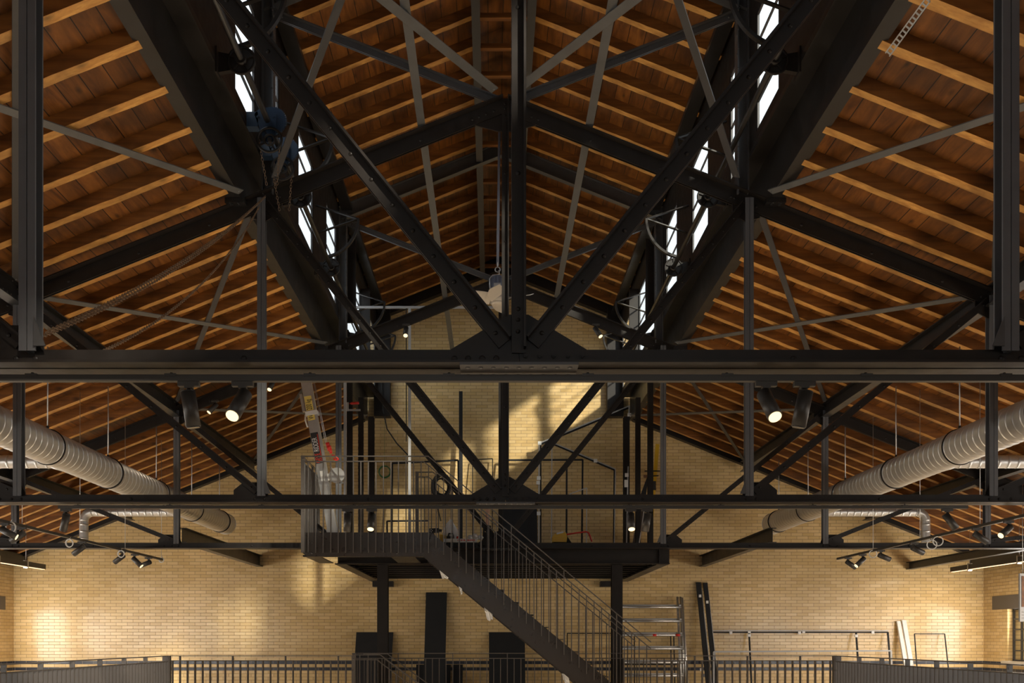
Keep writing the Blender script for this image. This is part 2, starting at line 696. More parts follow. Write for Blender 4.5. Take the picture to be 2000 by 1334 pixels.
# floors: ground floor, mezzanine with its well and stair opening
struct(MB().box(-10.4, 10.4, YF, YW + .3, -3.75, -3.6).build('floor', FLOORM))
m = MB()
zf0, zf1 = -.28, 0.0
m.box(-10, -4.75, YF, YW, zf0, zf1)
m.box(4.75, 10, YF, YW, zf0, zf1)
m.box(-4.75, -2.15, 13.8, YW, zf0, zf1)
m.box(2.35, 4.75, 13.8, YW, zf0, zf1)
m.box(-2.15, 2.35, 15.25, YW, zf0, zf1)
m.box(-4.75, 4.75, YF, 0.9, zf0, zf1)
struct(m.build('floor_mezzanine', FLOORM))

# black verge boards along the gable
for s, nm in ((-1, 'left'), (1, 'right')):
    m = MB()
    a, b = 2.75, 10.0
    m.prof([(s * a, chord_z(a) + .08), (s * b, chord_z(b) + .08), (s * b, chord_z(b) + .30), (s * a, chord_z(a) + .30)], (0, YW - .16, 0), (0, YW, 0), XA, ZA)
    struct(m.build('trim_%d' % (1 if s < 0 else 2), BLACK))
    m = MB()
    a, b = 0.0, 2.6
    m.prof([(s * a, lboard_z(a) - .27), (s * b, lboard_z(b) - .27), (s * b, lboard_z(b) - .0), (s * a, lboard_z(a) - .0)], (0, YW - .16, 0), (0, YW, 0), XA, ZA)
    struct(m.build('trim_%d' % (3 if s < 0 else 4), BLACK))
    # dark corner post of the lantern at the gable and its wall plate
    m = MB()
    m.box(s * 2.22, s * 2.55, YW - .2, YW, E + 4.55, lboard_z(2.5) - .05)
    struct(m.build('trim_%d' % (5 if s < 0 else 6), BLACK))
    m = MB()
    m.box(s * 9.72, s * 10.0, YF, YW, E + 1.5, E + 1.74)
    struct(m.build('trim_%d' % (7 if s < 0 else 8), GIRD))

# ------------------------------------------------------------------ lantern side walls and clerestory windows
CLW = [(1.3, 2.2), (3.1, 4.8), (5.2, 7.2), (8.92, 9.68), (10.08, 10.75), (11.85, 12.8), (13.85, 14.72), (15.3, 17.42), (17.5, 19.62)]
CZ0, CZ1 = E + 5.06, E + 6.24
cl_n = 30
for s, nm in ((-1, 'left'), (1, 'right')):
    m = MB()
    xa, xb = s * 2.5, s * 2.53
    m.box(xa, xb, YF, YW, E + 4.98, CZ0)
    m.box(xa, xb, YF, YW, CZ1, lboard_z(2.62) - .0)
    ys = [YF] + [q for ab in CLW for q in ab] + [YW]
    for i in range(0, len(ys), 2):
        m.box(xa, xb, ys[i], ys[i + 1], CZ0, CZ1)
    # deep mullions standing inward between the end windows
    m.box(s * 2.28, s * 2.5, 15.24, 15.30, E + 4.98, CZ1 + .05)
    m.box(s * 2.33, s * 2.5, 17.42, 17.48, E + 4.98, CZ1 + .05)
    struct(m.build('wall_lantern_' + nm, BLACK))
    for (a, b) in CLW:
        cl_n += 1
        m = MB()
        x0, x1 = s * 2.506, s * 2.526
        for k in range(2):
            yy = a + (b - a) * k
            t = .03
            m.box(x0, x1, max(a, yy - t), min(b, yy + t), CZ0, CZ1)
        for k in range(5):
            zz = CZ0 + (CZ1 - CZ0) * k / 4
            t = .022 if k in (0, 4) else .009
            m.box(x0, x1, a, b, max(CZ0, zz - t), min(CZ1, zz + t))
        o = struct(m.build('window_%d' % cl_n, STEEL))
        MB().box(s * 2.514, s * 2.517, a, b, CZ0, CZ1).build('glass_pane', GLASS, o)

# ------------------------------------------------------------------ roof trusses
AN = .012   # angle thickness


def double_angle(m, p0, p1, h, leg, top=True, gap=.012, n=None):
    """Two angles back to back about the line p0-p1 in the XZ plane; h is the leg in plane, centred on the line."""
    p0, p1 = Vector(p0), Vector(p1)
    d = (p1 - p0).normalized()
    if n is None:
        n = Vector((-d.z, 0, d.x))
        if n.z < 0:
            n = -n
    e0, e1 = -h / 2, h / 2
    for sgn in (-1, 1):
        g0, g1 = sgn * gap / 2, sgn * (gap / 2 + AN)
        lo = sgn * (gap / 2 + leg)
        if top:
            pts = [(e0, g0), (e0, g1), (e1 - AN, g1), (e1 - AN, lo), (e1, lo), (e1, g0)]
        else:
            pts = [(e0, g0), (e0, lo), (e0 + AN, lo), (e0 + AN, g1), (e1, g1), (e1, g0)]
        m.prof(pts, p0, p1, n, YA)
    return n


def rivets_along(m, p0, p1, step, r, off_n, n, y, start=None, hexa=False):
    p0, p1 = Vector(p0), Vector(p1)
    L = (p1 - p0).length
    d = (p1 - p0) / L
    t = step / 2 if start is None else start
    while t < L - .02:
        c = p0 + d * t + n * off_n
        c.y = y
        m.dome(c, (0, -1, 0), r)
        t += step


def make_truss(Y, label):
    """Twenty metre truss with vertical posts and diagonals, built about y = 0 and moved."""
    t = thing('roof_truss', label, 'roof truss', (0, 0, E + 1.395))
    zb = E + 1.395
    zt = E + 1.485
    zm = (zb + zt) / 2
    # bottom chord
    m = MB()
    double_angle(m, (-9.98, 0, zm), (0.0, 0, zm), zt - zb, .105, top=False, gap=.02, n=ZA)
    double_angle(m, (0.004, 0, zm), (9.98, 0, zm), zt - zb, .105, top=False, gap=.02, n=ZA)
    yf = -.01 - AN
    for x in (-.33, -.26, -.187, -.115):
        m.dome((x, yf, zt - .045), (0, -1, 0), .0165)
    for x in (.035, .107, .18, .252, .325):
        m.hexbolt((x, yf, zt - .032), (0, -1, 0), .0115)
    for x in (.07, .143, .216, .288):
        m.hexbolt((x, yf, zt - .066), (0, -1, 0), .0105)
    for s in (-1, 1):
        for x in (1.41, 2.48, 2.58, 3.85, 4.98, 5.08, 5.2, 6.3, 7.45, 7.55, 8.7):
            m.dome((s * x, yf, zt - .045), (0, -1, 0), .0155)
    m.build('bottom_chord', BLACK, t)
    m = MB()
    m.box(-.3, .3, -.118, .118, zb - .014, zb)
    for k in range(9):
        x = -.26 + .065 * k
        m.dome((x, -.07, zb - .014), (0, 0, -1), .014)
        m.dome((x, .07, zb - .014), (0, 0, -1), .014)
    m.build('splice_plate', STEEL, t)
    # top chords
    for s in (-1, 1):
        m = MB()
        p0, p1 = (0, 0, chord_z(0)), (s * 9.95, 0, chord_z(9.95))
        n = double_angle(m, p0, p1, .15, .085, top=True, gap=.02)
        rivets_along(m, p0, p1, .78, .015, -.02, n, -.01 - AN, .95)
        for x in (.12, .2, .27, .34, 2.36, 2.46, 2.58, 4.9, 5.02, 5.12):
            m.dome((s * x, -.01 - AN, chord_z(x) - .02), (0, -1, 0), .0135)
        m.build('top_chord', BLACK, t)
    # king post
    m = MB()
    m.box(-.036, .036, -.034, -.022, zt - .02, chord_z(0) + .05)
    m.box(.024, .036, -.085, -.034, zt - .0, chord_z(0) + .05)
    m.box(-.036, .036, .022, .034, zt - .02, chord_z(0) + .05)
    m.box(-.036, -.024, .034, .085, zt - .0, chord_z(0) + .05)
    for z in (zt + .09, zt + .15, zt + .205, zt + .9, zt + 1.75, zt + 2.6, zt + 3.3, chord_z(0) - .12, chord_z(0) - .05, chord_z(0)):
        m.dome((-.004, -.034, z), (0, -1, 0), .012)
    m.build('king_post', BLACK, t)
    # posts
    for s in (-1, 1):
        for k, x in enumerate((2.5, 5.0, 7.5)):
            m = MB()
            X = s * x
            z0, z1 = zt - .03, chord_z(x) + .02
            for q in (-1, 1):
                m.box(X + q * .002, X + q * .042, -.075, -.063, z0 + .01, z1)
                m.box(X + q * .002, X + q * .014, -.063, -.012, z0 + .01, z1)
            m.box(X - s * .0, X + s * .055, -.012, -.001, z0 + .01, z1)
            m.box(X - .03, X + .03, .03, .042, z0 + .01, z1)
            m.dome((X + s * .048, -.012, z0 + .09), (0, -1, 0), .009)
            m.dome((X + s * .048, -.012, (z0 + z1) / 2), (0, -1, 0), .009)
            m.build('post', POSTM, t)
    # diagonals: bottom of one post to the top of the next one out
    for s in (-1, 1):
        for x0, x1, h in ((0.07, 2.46, .082), (2.56, 4.96, .072), (5.06, 7.46, .066), (7.56, 9.3, .06)):
            m = MB()
            zt1 = chord_z(x1) - .04 if x1 < 9 else zt + .2
            p0, p1 = (s * x0, 0, zt + .035), (s * x1, 0, zt1)
            d = (Vector(p1) - Vector(p0)).normalized()
            n = Vector((-d.z, 0, d.x))
            if n.z < 0:
                n = -n
            double_angle(m, p0, p1, h, .058, top=True, gap=.02)
            rivets_along(m, p0, p1, .169 if x0 < 1 else .33, .012, -.006, n, -.01 - AN, .07)
            m.build('diagonal', BLACK, t)
    # gusset plates
    def gus(pts, nm='gusset_plate'):
        mm = MB()
        mm.poly(pts, XA, ZA, (0, -.008, 0), (0, .016, 0))
        mm.build(nm, BLACK, t)
    gus([(-.35, zt - .05), (.35, zt - .05), (.35, zt + .006), (.05, zt + .185), (-.05, zt + .185), (-.35, zt + .006)])
    za = chord_z(0)
    gus([(-.33, za - .10), (-.33, za - .2), (-.07, za - .27), (.07, za - .27), (.33, za - .2), (.33, za - .10), (.05, za + .07), (-.05, za + .07)])
    for s in (-1, 1):
        for x in (2.5, 5.0, 7.5):
            gus([(s * (x - .06), zt - .05), (s * (x + .3), zt - .05), (s * (x + .3), zt + .05), (s * (x + .2), zt + .13), (s * x, zt + .13), (s * (x - .05), zt + .03)])
            zz = chord_z(x)
            gus([(s * (x - .16), zz + .05), (s * (x - .16), zz - .12), (s * (x - .02), zz - .2), (s * (x + .12), zz - .16), (s * (x + .14), zz - .05)])
    # bent stiffener plate leaning on the outer posts
    for s in (-1, 1):
        mm = MB()
        mm.poly([(s * (2.46), zt), (s * (2.40), zt), (s * (2.46), zt + .15)], XA, ZA, (0, -.09, 0), (0, .012, 0))
        mm.build('stiffener', STEEL, t)
    return t


T1 = make_truss(5.0, 'riveted black roof truss in front of the other two, hex bolts at its centre splice')
T2 = copy_thing(T1, 'riveted black roof truss in the middle, whose apex and both slopes are in view')
T3 = copy_thing(T1, 'small-looking black roof truss that meets the upper stair platform')
T1.location.y = 5.0
T2.location.y = 10.0
T3.location.y = 15.0

# ------------------------------------------------------------------ lantern frames over the trusses
def lantern_frame(Y, label):
    t = thing('lantern_portal', label, 'roof frame', (0, Y, chord_z(2.5)))
    for s in (-1, 1):
        m = MB()
        x = s * 2.44
        m.prof([(-.06, -.06), (-.045, -.06), (-.045, -.006), (.045, -.006), (.045, -.06), (.06, -.06), (.06, .06), (.045, .06), (.045, .006), (-.045, .006), (-.045, .06), (-.06, .06)],
               (x, Y, chord_z(2.5) + .07), (x, Y, lboard_z(2.5) - .25), XA, YA)
        for k in range(9):
            m.dome((x - s * .06, Y - .045, chord_z(2.5) + .3 + .2 * k), (-s, 0, 0), .013)
            m.dome((x - s * .052, Y - .06, chord_z(2.5) + .35 + .2 * k), (0, -1, 0), .011)
        m.build('post', STEEL, t)
        m = MB()
        d = Vector((s, 0, -.4)).normalized()
        n = Vector((s * .4, 0, 1)).normalized()
        m.prof(ISEC(.2, .1, .012, .008), (0, Y, E + 7.46), (s * 2.5, Y, E + 6.46), YA, n)
        m.build('roof_beam', STEEL, t)
        m = MB()
        p0, p1 = (s * .06, Y, E + 5.53), (s * 2.42, Y, E + 6.45)
        double_angle(m, p0, p1, .07, .05, top=True, gap=.012)
        m.dome((s * 1.22, Y - .02, E + 5.985), (0, -1, 0), .013)
        m.dome((s * 2.3, Y - .02, E + 6.40), (0, -1, 0), .013)
        m.dome((s * 2.4, Y - .02, E + 6.44), (0, -1, 0), .013)
        m.build('tie', STEEL, t)
    return t


lantern_frame(10.0, 'black lantern roof frame with two ties meeting at the apex of the middle truss')
lantern_frame(15.0, 'black lantern roof frame with pale-edged beams behind the middle truss')

# ------------------------------------------------------------------ long members
for s, nm in ((-1, 'left'), (1, 'right')):
    m = MB()
    zb_ = E + 4.5
    # channel: web on the inner face, flanges outward, cover sheet on top
    m.prof([(s * 2.70, zb_), (s * 2.84, zb_), (s * 2.84, zb_ + .014), (s * 2.715, zb_ + .014), (s * 2.715, zb_ + .456), (s * 2.84, zb_ + .456), (s * 2.84, zb_ + .47), (s * 2.70, zb_ + .47)],
           (0, 1.0, 0), (0, YW - .02, 0), XA, ZA)
    g = m.build('lantern_girder', GIRD)
    tag(g, 'long black plate girder carrying the lantern wall on the %s' % ('chain hoist side' if s < 0 else 'side without hoist'), 'girder', 'lantern girders')
    m = MB()
    m.box(s * 2.50, s * 2.72, 1.0, YW - .02, zb_ + .472, zb_ + .48)
    m.box(s * 2.50, s * 2.512, 1.0, YW - .02, zb_ + .42, zb_ + .472)
    m.build('cover_sheet', GIRD, g)
    for i, Yt in enumerate((5, 10, 15)):
        mm = MB()
        mm.box(s * 2.66, s * 2.86, Yt - .12, Yt + .12, zb_ - .05, zb_ - .002)
        for a in (-.06, .06):
            for b in (2.72, 2.80):
                mm.cyl((s * b, Yt - .1 + a * .3, zb_ - .052), (s * b, Yt - .1 + a * .3, zb_ - .065), .014, 8)
        mm.build('bearing_plate', GIRD, g)
    # purlins
    for k, x in enumerate((5.0, 7.5)):
        m = MB()
        zc = chord_z(x)
        m.prof(ISEC(.2, .13, .012, .01), (s * x, 3.0, zc - .08), (s * x, YW - .17, zc - .08), XA, ZA)
        for Yt in (10, 15):
            for q in (.2, .28, .36):
                m.dome((s * x - s * .005, Yt - q, zc - .02), (-s, 0, 0), .012)
        o = m.build('purlin', GIRD)
        tag(o, 'steel I-beam purlin along the %s slope, %s' % (nm, 'halfway down beside the lantern girder' if k == 0 else 'lower one near the eaves'), 'purlin', 'roof purlins')
    # lantern ridge beams and eave beams
    m = MB()
    m.prof(ISEC(.2, .1, .012, .01), (s * .33, 2.0, E + 7.36), (s * .33, YW - .17, E + 7.36), XA, ZA)
    tag(m.build('ridge_beam', STEEL), 'dark I-beam along the lantern ridge, %s of the pair' % nm, 'roof beam', 'lantern ridge beams')
    m = MB()
    m.box(s * 2.30, s * 2.46, 2.0, YW - .17, lboard_z(2.4) - .23, lboard_z(2.4) - .17)
    m.box(s * 2.40, s * 2.46, 2.0, YW - .17, lboard_z(2.4) - .17, lboard_z(2.4) - .05)
    tag(m.build('eave_beam', GIRD), 'dark steel eave beam over the %s clerestory windows' % nm, 'roof beam', 'lantern eave beams')
    # flat tie bar lying on the top chords
    m = MB()
    z = chord_z(.86) + .105
    m.box(s * .82, s * .90, 3.0, YW - .17, z, z + .012)
    tag(m.build('flat_tie_bar', BAR), 'long grey flat bar lying across the truss slopes, %s of the apex' % nm, 'tie bar', 'flat tie bars')

# wind bracing in the plane of the top chords
def brace(p, q, label, width=.075, mt=None):
    m = MB()
    a, b = Vector(p), Vector(q)
    if 'steep' in label:
        a.z += .013
        b.z += .013
    d = (b - a).normalized()
    nn = Vector((math.copysign(.4, a.x + b.x), 0, 1)).normalized()
    side = d.cross(nn).normalized()
    m.bar(a + d * .12, b - d * .12, width, .010, side)
    for e, sg in ((a, 1), (b, -1)):
        c = e + d * sg * .15
        m.dome(c - nn * .005, -nn, .014)
    tag(m.build('wind_brace', mt or (STEEL if 'steep' in label else BAR)), label, 'brace', 'roof wind braces')


def node(x, Y):
    return (x, Y, chord_z(x) + .085)


for s, nm in ((-1, 'left'), (1, 'right')):
    brace(node(s * 2.62, 9.9), node(s * 5, 5.1), 'grey flat wind brace on the %s slope rising from front truss to lantern girder' % nm)
    brace(node(s * 2.62, 5.1), node(s * 5, 9.9), 'grey flat wind brace on the %s slope, steep beside the front truss post' % nm)
    brace(node(s * .06, 9.9), node(s * 2.3, 5.1), 'grey flat wind brace inside the lantern, meeting the middle apex from the %s' % nm, .085)
    brace(node(s * 2.38, 9.9), node(s * .12, 5.1), 'grey flat wind brace inside the lantern, rising steeply from the %s girder' % nm)
    brace(node(s * 5, 10.1), node(s * 2.62, 14.9), 'grey flat wind brace on the %s slope behind the middle truss, long and shallow' % nm)
    brace(node(s * 2.62, 10.1), node(s * 5, 14.9), 'grey flat wind brace on the %s slope behind the middle truss, short and steep' % nm)
    brace(node(s * 5, 15.1), node(s * 2.62, 19.7), 'grey flat wind brace on the %s slope in the end bay, nearly level' % nm)
    brace(node(s * 2.62, 15.1), node(s * 5, 19.7), 'grey flat wind brace on the %s slope in the end bay, steep one' % nm)
    # gusset where the lantern braces cross
    m = MB()
    x, Y = s * 1.19, 7.5
    c = Vector((x, Y, chord_z(x) + .074))
    nn = Vector((s * .4, 0, 1)).normalized()
    side = YA.cross(nn).normalized()
    m.prof([(-.13, -.1), (-.05, -.17), (.05, -.17), (.13, -.1), (.13, .1), (.05, .17), (-.05, .17), (-.13, .1)], c - nn * .012, c - nn * .002, side, YA)
    tag(m.build('crossing_gusset', BLACK), 'black gusset plate where two lantern braces cross, %s one' % nm, 'gusset plate', 'brace crossing plates')

# ------------------------------------------------------------------ rafters
OFFS = [.42, .97, 1.47, 1.97, 2.42, 2.86, 3.4, 3.93, 4.6]


def rafter(s, y, lantern, label, grp):
    rnd = random.Random(int(y * 977) + (5 if lantern else 0) + (s + 1) * 31)
    wd, h = .095 + rnd.uniform(-.012, .012), .13
    if lantern:
        x0, x1, zf = .36, 2.58, lambda x: lboard_z(x)
        h = .125
    else:
        x0, x1, zf = 2.73, 9.98, lambda x: board_z(x)
    m = MB()
    n = 24 if lantern else 60
    # slightly wandering lower arrises, as on hewn timber
    vs = []
    dy = rnd.uniform(-.02, .02)
    for i in range(n + 1):
        x = x0 + (x1 - x0) * i / n
        z = zf(x)
        j = rnd.uniform(-.003, .003)
        k = rnd.uniform(-.003, .003)
        q = rnd.uniform(-.002, .002)
        yy = y + dy * (i / n - .5)
        vs += [(s * x, yy - wd / 2 + j, z - h * 1.0 + q), (s * x, yy + wd / 2 + k, z - h + q), (s * x, yy + wd / 2, z), (s * x, yy - wd / 2, z)]
    fs = []
    for i in range(n):
        a, b = 4 * i, 4 * i + 4
        for e in range(4):
            f = (a + e, b + e, b + (e + 1) % 4, a + (e + 1) % 4)
            fs.append(f if s < 0 else f[::-1])
    fs += [(0, 1, 2, 3) if s < 0 else (3, 2, 1, 0), (4 * n + 3, 4 * n + 2, 4 * n + 1, 4 * n) if s < 0 else (4 * n, 4 * n + 1, 4 * n + 2, 4 * n + 3)]
    m.add(vs, fs)
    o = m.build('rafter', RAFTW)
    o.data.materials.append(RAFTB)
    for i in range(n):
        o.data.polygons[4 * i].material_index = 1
    tag(o, label, 'rafter', grp)


BAYN = ['front truss', 'middle truss', 'platform truss']
MAINY = [5.58, 6.18, 6.78, 7.34, 7.94, 8.57, 9.16, 9.75] + [10 + q for q in OFFS] + [15 + q for q in OFFS]
LANTY = [6.34 + .605 * k for k in range(23)]


def order_in_bay(ys):
    seen = {}
    for y in ys:
        b = min(2, int((y - 5) // 5))
        seen[b] = seen.get(b, 0) + 1
        yield y, ordinal(seen[b]), BAYN[b]


for s, nm in ((-1, 'left'), (1, 'right')):
    for y, nth, bay in order_in_bay(MAINY):
        rafter(s, y, False, 'orange timber rafter on the %s main slope, %s one behind the %s' % (nm, nth, bay), '%s main slope rafters' % nm)
    for y, nth, bay in order_in_bay(LANTY):
        rafter(s, y, True, 'orange timber rafter on the %s lantern slope, %s one behind the %s' % (nm, nth, bay), '%s lantern rafters' % nm)
for yy, nth, bay in order_in_bay(LANTY):
    m = MB()
    m.box(-.30, .30, yy - .05, yy + .02, E + 7.52, E + 7.58)
    tag(m.build('ridge_collar', RAFTW), 'short timber collar between the ridge beams, %s one behind the %s' % (nth, bay), 'collar', 'ridge collars')

# ------------------------------------------------------------------ window opening gear on both lantern girders
def opener(s):
    side = 'chain hoist side' if s < 0 else 'side without the hoist'
    t = thing('window_opener_shaft', 'long round shaft with flanged wheels that works the clerestory windows, %s' % side, 'window gear', (s * 2.28, 10, E + 4.9), 'clerestory window shafts')
    X, Z = s * 2.28, E + 4.95
    MB().cyl((X, 2.0, Z), (X, 18.6, Z), .028, 14).build('shaft', GIRD, t)
    for Y in (6.0, 8.3, 10.86, 12.92, 15.9, 18.0):
        m = MB()
        m.ring((X, Y, Z), YA, .112, .013, 28, 8)
        m.cyl((X, Y - .004, Z), (X, Y + .012, Z), .108, 28)
        m.cyl((X, Y - .05, Z), (X, Y + .05, Z), .048, 16)
        for k in range(5):
            a = 2 * math.pi * k / 5 + .3
            m.bar((X + .04 * math.cos(a), Y - .012, Z + .04 * math.sin(a)), (X + .105 * math.cos(a), Y - .012, Z + .105 * math.sin(a)), .016, .014, YA)
        m.build('wheel', BLACK, t)
        m = MB()
        x2 = s * 2.5
        m.prof([(X, Z - .05), (x2, Z - .09), (x2, Z + .09), (X, Z + .05)] if s > 0 else [(X, Z - .05), (X, Z + .05), (x2, Z + .09), (x2, Z - .09)], (0, Y + .02, 0), (0, Y + .07, 0), XA, ZA)
        m.box(x2 - s * .015, x2, Y - .03, Y + .12, Z - .11, Z + .11)
        m.build('bearing_bracket', BLACK, t)
    return t


opener(-1)
opener(1)


def quadrant(s, Y, k):
    where = ['topmost one', 'just beyond the middle truss', 'midway along the shaft', 'beyond the platform truss', 'last one by the gable'][k]
    t = thing('window_quadrant', 'black curved window quadrant of the %s clerestory, %s' % ('left' if s < 0 else 'right', where), 'window gear', (s * 2.45, Y, E + 5.63), 'window quadrants')
    P = Vector((s * 2.45, Y, E + 5.63))
    R = .52
    pts = []
    for i in range(19):
        a = math.radians(180 + 78 * i / 18)
        pts.append((R * math.cos(a) * s, R * math.sin(a)))
    m = MB()
    for i in range(18):
        a, b = pts[i], pts[i + 1]
        m.bar(P + Vector((a[0], 0, a[1])), P + Vector((b[0], 0, b[1])), .05, .03, YA)
    m.build('arc', BLACK, t)
    tip = P + Vector((-s * R, 0, 0))
    MB().bar(tip, P + Vector((s * .04, -.05, .16)), .042, .014, YA).build('arm', BLACK, t)
    MB().bar(tip, P + Vector((s * .04, .05, -.17)), .042, .014, YA).build('arm', BLACK, t)


for s in (-1, 1):
    for k, Y in enumerate((8.4, 10.9, 13.0, 16.2, 18.0)):
        quadrant(s, Y, k)

# ------------------------------------------------------------------ blue winches and their chains
def winch(Y, label):
    X, Z = -2.27, E + 4.95
    t = thing('geared_winch', label, 'winch', (X, Y, Z), 'blue geared winches')
    m = MB()
    n = 44
    prof = []
    for i in range(n * 2):
        r = .135 if i % 2 == 0 else .122
        a = 2 * math.pi * i / (n * 2)
        prof.append((.03 + r * math.cos(a), .02 + r * math.sin(a)))
    m.prof(prof, (X, Y - .01, Z), (X, Y + .02, Z), XA, ZA)
    m.build('gear_wheel', BLUE, t)
    m = MB()
    pts = []
    for i in range(13):
        a = math.radians(20 + 140 * i / 12)
        pts.append((-.03 + .11 * math.cos(a), .02 + .10 * math.sin(a)))
    for i in range(9):
        a = math.radians(200 + 140 * i / 8)
        pts.append((.01 + .06 * math.cos(a), -.16 + .055 * math.sin(a)))
    m.prof(pts, (X, Y - .05, Z), (X, Y - .035, Z), XA, ZA)
    for (a, b) in ((-.03, .08), (.0, -.16), (-.1, .03), (.05, .03)):
        m.hexbolt((X + a, Y - .05, Z + b), (0, -1, 0), .012)
    m.box(X - .21, X - .1, Y - .05, Y + .05, Z - .06, Z + .08)
    m.build('housing', BLUE, t)
    m = MB()
    c = (X + .015, Y - .07, Z - .2)
    m.ring(c, YA, .115, .013, 28, 8)
    m.ring(c, YA, .05, .012, 16, 6)
    for k in range(4):
        a = k * math.pi / 2 + .5
        m.bar((c[0] + .05 * math.cos(a), c[1], c[2] + .05 * math.sin(a)), (c[0] + .11 * math.cos(a), c[1], c[2] + .11 * math.sin(a)), .014, .014, YA)
    m.cyl((X + .015, Y - .08, Z - .2), (X + .015, Y + .0, Z - .2), .02, 10)
    m.build('chain_wheel', BLACK, t)
    for sx in (-.1, .1):
        m = MB()
        chain(m, [(c[0] + sx, c[1], c[2]), (c[0] + sx * .5, c[1] + .1, c[2] - .38)])
        m.build('hand_chain', RUST, t)
    return t


def chain(m, pts, L=.036, wd=.010, r=.0023):
    """Oval links, every second one turned a quarter."""
    pts = [Vector(p) for p in pts]
    seg = []
    for a, b in zip(pts[:-1], pts[1:]):
        k = max(1, round((b - a).length / (L * .72)))
        seg += [(a + (b - a) * (i + .5) / k, (b - a).normalized()) for i in range(k)]
    for i, (c, d) in enumerate(seg):
        a = d.orthogonal().normalized()
        a = Matrix.Rotation(math.pi / 4 + (i % 2) * math.pi / 2, 3, d) @ a
        ring = []
        for q in range(10):
            th = 2 * math.pi * q / 10
            ring.append(c + d * (L / 2) * math.cos(th) + a * wd * math.sin(th))
        m.tube(ring, r, 5, True)


winch(9.30, 'blue geared winch with a black chain wheel, nearer of the two on the shaft')
winch(9.86, 'blue geared winch half hidden behind its twin at the shaft')


def hang(p, q, sag, n=14):
    p, q = Vector(p), Vector(q)
    return [p.lerp(q, i / n) - Vector((0, 0, sag * 4 * (i / n) * (1 - i / n))) for i in range(n + 1)]


hp = Vector((-2.49, 9.9, E + 4.42))
for k, (a, b, sag, lb) in enumerate((
        ((-2.44, 9.86, E + 4.50), (-2.49, 5.12, E + 1.62), .10, 'upper strand of rusty chain slung from winch to front truss post'),
        ((-2.47, 9.84, E + 4.46), (-2.53, 5.12, E + 1.59), .12, 'rusty chain hanging just below the upper strand, slung to the front truss post'),
        ((-2.50, 9.4, E + 4.0), (-2.36, 5.3, E + 1.53), .16, 'lower rusty chain ending beside the foot of front truss post'))):
    m = MB()
    pts = hang(a, b, sag)
    if k == 2:
        pts = [Vector((-2.5, 9.86, E + 4.4))] + pts
    chain(m, pts)
    tag(m.build('hoist_chain', RUST), lb, 'chain', 'slung hoist chains')

# ------------------------------------------------------------------ lighting tracks and spotlights
def track(p0, p1, label, hang_step=1.3, wires=0.0, name='lighting_track'):
    p0, p1 = Vector(p0), Vector(p1)
    t = thing(name, label, 'lighting track', (p0 + p1) / 2)
    d = (p1 - p0).normalized()
    MB().bar(p0, p1, .033, .036, ZA).build('rail', LAMPB, t)
    L = (p1 - p0).length
    q = .2
    while q < L:
        c = p0 + d * q
        if wires:
            m = MB()
            top = board_z(c.x) - .17
            m.cyl(c + ZA * .016, (c.x, c.y, top), .0035, 6)
            m.build('suspension_wire', ZINC, t)
        else:
            m = MB()
            s = XA if abs(d.x) > .5 else YA
            m.bar(c - s * .03 + ZA * .014, c + s * .03 + ZA * .014, .014, .045, ZA)
            m.cyl(c + ZA * .02, c + ZA * .03, .008, 8)
            m.build('hanger', LAMPB, t)
        q += hang_step
    return t


ZT = E + 1.351
track((-9.2, 5.03, ZT), (9.2, 5.03, ZT), 'black lighting track clipped under the whole front truss', .72)
track((-4.62, 10.03, ZT + .012), (4.78, 10.03, ZT + .012), 'black lighting track clipped under the middle truss', .95)
track((-5.66, 9.6, E + 1.33), (-5.66, 16.24, E + 1.33), 'black lighting track on wires running towards the end wall on the left', 1.6, 1)
track((5.6, 9.6, E + 1.33), (5.6, 16.1, E + 1.33), 'black lighting track on wires running towards the end wall on the right', 1.6, 1)
track((-2.48, 14.9, E + 1.30), (-2.12, 14.9, E + 1.30), 'short piece of black track under the platform truss, left of the platform', .15)
LEDS = []


def spot(base, direction, on, label, group, energy=55, L=.185, r=.038):
    base = Vector(base)
    d = Vector(direction).normalized()
    t = thing('spotlight', label, 'spotlight', base, group)
    m = MB()
    m.box(base.x - .055, base.x + .055, base.y - .016, base.y + .016, base.z - .024, base.z - .0)
    m.box(base.x - .02, base.x + .02, base.y - .018, base.y + .018, base.z - .034, base.z - .024)
    m.build('adapter', LAMPB, t)
    piv = base - ZA * .085
    m = MB()
    m.cyl(base - ZA * .03, piv, .011, 10)
    m.cyl(piv - XA * .03, piv + XA * .03, .009, 8)
    m.build('yoke', LAMPB, t)
    a = piv - d * .035
    b = a + d * L
    m = MB()
    q = d.orthogonal().normalized()
    m.cyl(a, b - d * .004, r, 28)
    m.cyl(a - d * .006, a, r * .86, 28, r)
    h = m.build('housing', LAMPB, t)
    m = MB()
    m.cyl(b - d * .004, b + d * .0015, r * .86, 24)
    m.build('lens', LIT if on else UNLIT, h)
    if on:
        ld = bpy.data.lights.new('spotlight_beam', 'SPOT')
        ld.energy = energy
        ld.color = (1.0, 0.82, 0.60)
        ld.spot_size = math.radians(70)
        ld.spot_blend = .6
        ld.shadow_soft_size = .03
        lo = bpy.data.objects.new('spotlight_beam', ld)
        COL.objects.link(lo)
        lo.parent = t
        lo.location = (b + d * .02) - base
        lo.rotation_euler = d.to_track_quat('-Z', 'Y').to_euler()
    return t


def under(px, Y, z):
    return Vector(((px - CX) * Y / F + CAMX, Y, z))


